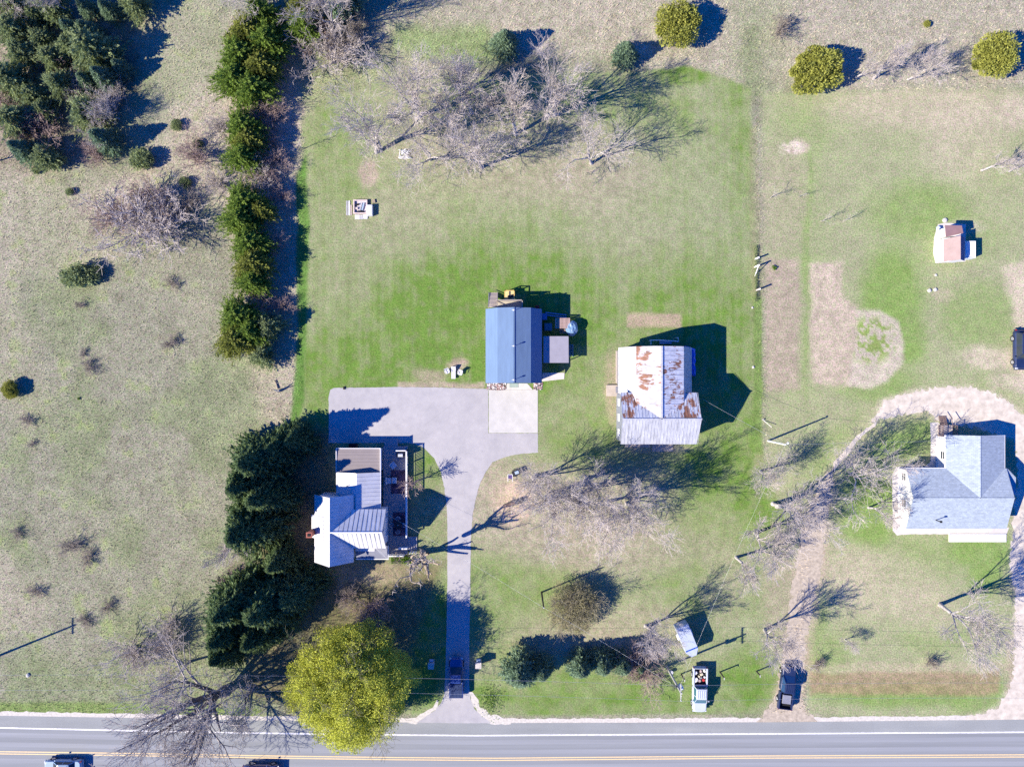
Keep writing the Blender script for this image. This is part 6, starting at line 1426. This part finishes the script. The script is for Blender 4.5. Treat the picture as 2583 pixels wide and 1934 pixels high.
# fire pit bench and cart under the bare trees
p = W(1291, 1270); e = empty('bench', (p.x, p.y, 0), 'dark brown slatted bench on the tan soil patch', 'bench', None, .3)
MB().box((-.35, 0, .42), (1.6, .45, .06)).build('seat', M_timbd, e); MB().box((-.35, .28, .7), (1.6, .06, .45)).build('backrest', M_timbd, e)
for x in (-1.05, .35): MB().bb(x - .05, x + .05, -.2, .25, 0, .39).build('leg', M_timbd, e)
p = W(1310, 1262); e = empty('fire_box', (p.x, p.y, 0), 'black square fire box at the right end of the dark bench', 'fire box', None, .3)
MB().box((0, 0, .35), (.8, .65, .5)).build('body', M_blackmetal, e, bevel=.03)
for i in (-1, 1):
    for j in (-1, 1): MB().bb(i * .3 - .03, i * .3 + .03, j * .25 - .03, j * .25 + .03, 0, .1).build('leg', M_blackmetal, e)
p = W(1287, 1204); e = empty('frame_chair', (p.x, p.y, 0), 'white-framed folding chair on the edge of the tan soil patch', 'chair')
b = MB()
for x0, x1, y0, y1 in ((-.34, -.28, -.5, .5), (.28, .34, -.5, .5), (-.28, .28, .44, .5)): b.bb(x0, x1, y0, y1, .45, .5)
b.build('frame', M_trim, e); MB().bb(-.28, .28, -.1, .44, .42, .44).build('seat', mat('purple fabric', (.10, .07, .2), .1, 3, .9), e)
for i in (-1, 1):
    for j in (-1, 1): MB().bb(i * .3 - .02, i * .3 + .02, j * .4 - .02, j * .4 + .02, 0, .45).build('leg', M_trim, e)
p = W(1302, 1190); e = empty('garden_cart', (p.x, p.y, 0), 'dark cart with blue and white cover beside the white-framed chair', 'cart', None, .35)
MB().loft([rrect(0, 0, .9, .6, .1, .3), rrect(0, 0, 1.1, .75, .1, .75)]).build('tub', M_blackmetal, e); MB().box((.1, 0, .8), (.55, .4, .1)).build('cover', M_capb, e, bevel=.03)
for i in (-1, 1): wheel(e, -.2, i * .4, .2, .08)
# fence remnant between the lots
fps = [(1905, 654, 1.3, 'leftmost-top white post of the old fence line'), (1904, 674, 1.6, 'braced white post of the old fence line'), (1906, 733, 1.6, 'pinkish lower post of the old fence line')]
for px, py, h, lab in fps:
    p = W(px, py); e = empty('fence_post', (p.x, p.y, 0), lab, 'post', 'posts of the broken fence'); MB().bb(-.09, .09, -.09, .09, 0, h).build('post', M_trim if h < 1.5 or py < 700 else M_lum, e)
    if py == 674: MB().tube([(-.0, 0, 1.5), (.0, -1.2, .02)], .06, 6).build('brace', M_trim, e)
    MB().bb(-.1, .1, -.1, .1, h, h + .04).build('cap', M_trim, e)
rs_ = np.random.RandomState(21); n = 1800; yy = rs_.uniform(620, 760, n); P = np.stack([(1906 + rs_.normal(0, 2.2, n) - CX) * S, (CY - yy) * S, rs_.uniform(.02, .4, n)], -1)
V, F = quads(P, rs_.normal(0, 1, (n, 3)), rs_.uniform(.1, .28, n), rs_.uniform(.03, .07, n), rs_); tag(np_mesh('fence_weeds', V, F, M_mixgreen), 'dark green weeds growing along the broken fence', 'weeds', kind='stuff')
# posts near the trailer
for px, py, h, lab in ((1718, 1699, 1.9, 'short dark post left of the silver pickup'), (1816, 1694, 1.9, 'short dark post right of the silver pickup'), (1908, 1692, 1.4, 'short dark post left of the old navy pickup')):
    p = W(px, py); e = empty('marker_post', (p.x, p.y, 0), lab, 'post', 'short posts by the road'); MB().bb(-.07, .07, -.07, .07, 0, h).build('post', M_poled, e); MB().bb(-.06, .06, -.25, .07, h, h + .05).build('cap', M_pole, e)
p = W(1692, 1692); o = MB().tube([(0, 0, 0), (0, 0, .5)], [.2, .24], 10).build('white_bucket', M_wpl); o.location = p; tag(o, 'small white bucket at the foot of the transformer pole', 'bucket')
# old stump with leaning log, left lawn edge
p = W(703, 986); e = empty('dead_stump', (p.x, p.y, 0), 'broken grey-white stump with fallen limb at the lower left lawn corner', 'stump')
seg_mesh('stump', [(0, 0, -.05, .05, .0, .7, .22, .15), (.05, 0, .7, -.15, .25, 1.6, .13, .04), (.05, 0, .6, .45, .1, 1.3, .09, .03)], 7, mat('bleached wood', (.5, .47, .46), .3, 4, .9), e)
seg_mesh('fallen_limb', [(-.1, .3, .12, -.45, 1.5, .12, .11, .06), (-.4, 1.2, .15, -.7, 1.7, .3, .05, .02)], 6, M_barktan, e)
# dark drain on the parking court, cellar vents
tag(MB().bb(W(866, 0).x, W(871, 0).x, W(0, 982).y, W(0, 975).y, 0, .12).bb(W(867, 0).x, W(870, 0).x, W(0, 981).y, W(0, 976).y, .12, .15).build('wheel_chock', M_dark), 'small black block at the upper edge of the parking court', 'block')
# bits on the eastern lawn
for px, py, s0, lab in ((2384 - 1, 556, .35, 'white square pad lying above the small shed'), (2360, 694, .2, 'white stone below the small shed, nearest it'), (2344, 733, .3, 'grey-white stone left of the one with a dark shadow'), (2359, 731, .28, 'grey-white rock with a dark shadow below the shed'), (1898, 776, .16, 'small pale stone on the old fence line'), (1900, 926, .2, 'pale stone low on the old fence line'), (71, 1702, .3, 'white scrap in the ditch grass at the lower left')):
    p = W(px, py); rs = random.Random(px); b = MB(); r1 = [(math.cos(t) * s0 * rs.uniform(.8, 1.1), math.sin(t) * s0 * rs.uniform(.8, 1.1), 0) for t in np.linspace(0, 6.283, 8, endpoint=False)]
    b.loft([r1, [(x * .9, y * .9, s0 * .5) for x, y, _ in r1], [(x * .4, y * .4, s0 * .75) for x, y, _ in r1]]); o = b.build('stone', mat('pale field stone', (.5, .49, .46), .1, 5, .9)); o.location = p; tag(o, lab, 'stone', 'scattered pale stones')
# thin weathered debris pile inside the grove
p = W(1022, 390); rs = random.Random(31); sg = [(rs.uniform(-.9, .9), rs.uniform(-.7, .7), .1, rs.uniform(-.9, .9), rs.uniform(-.7, .7), rs.uniform(.1, .5), .05, .04) for _ in range(22)]
o = seg_mesh('white_debris', sg, 5, M_trim); o.location = p; tag(o, 'small pile of white scrap under the left grove trees', 'scrap pile')
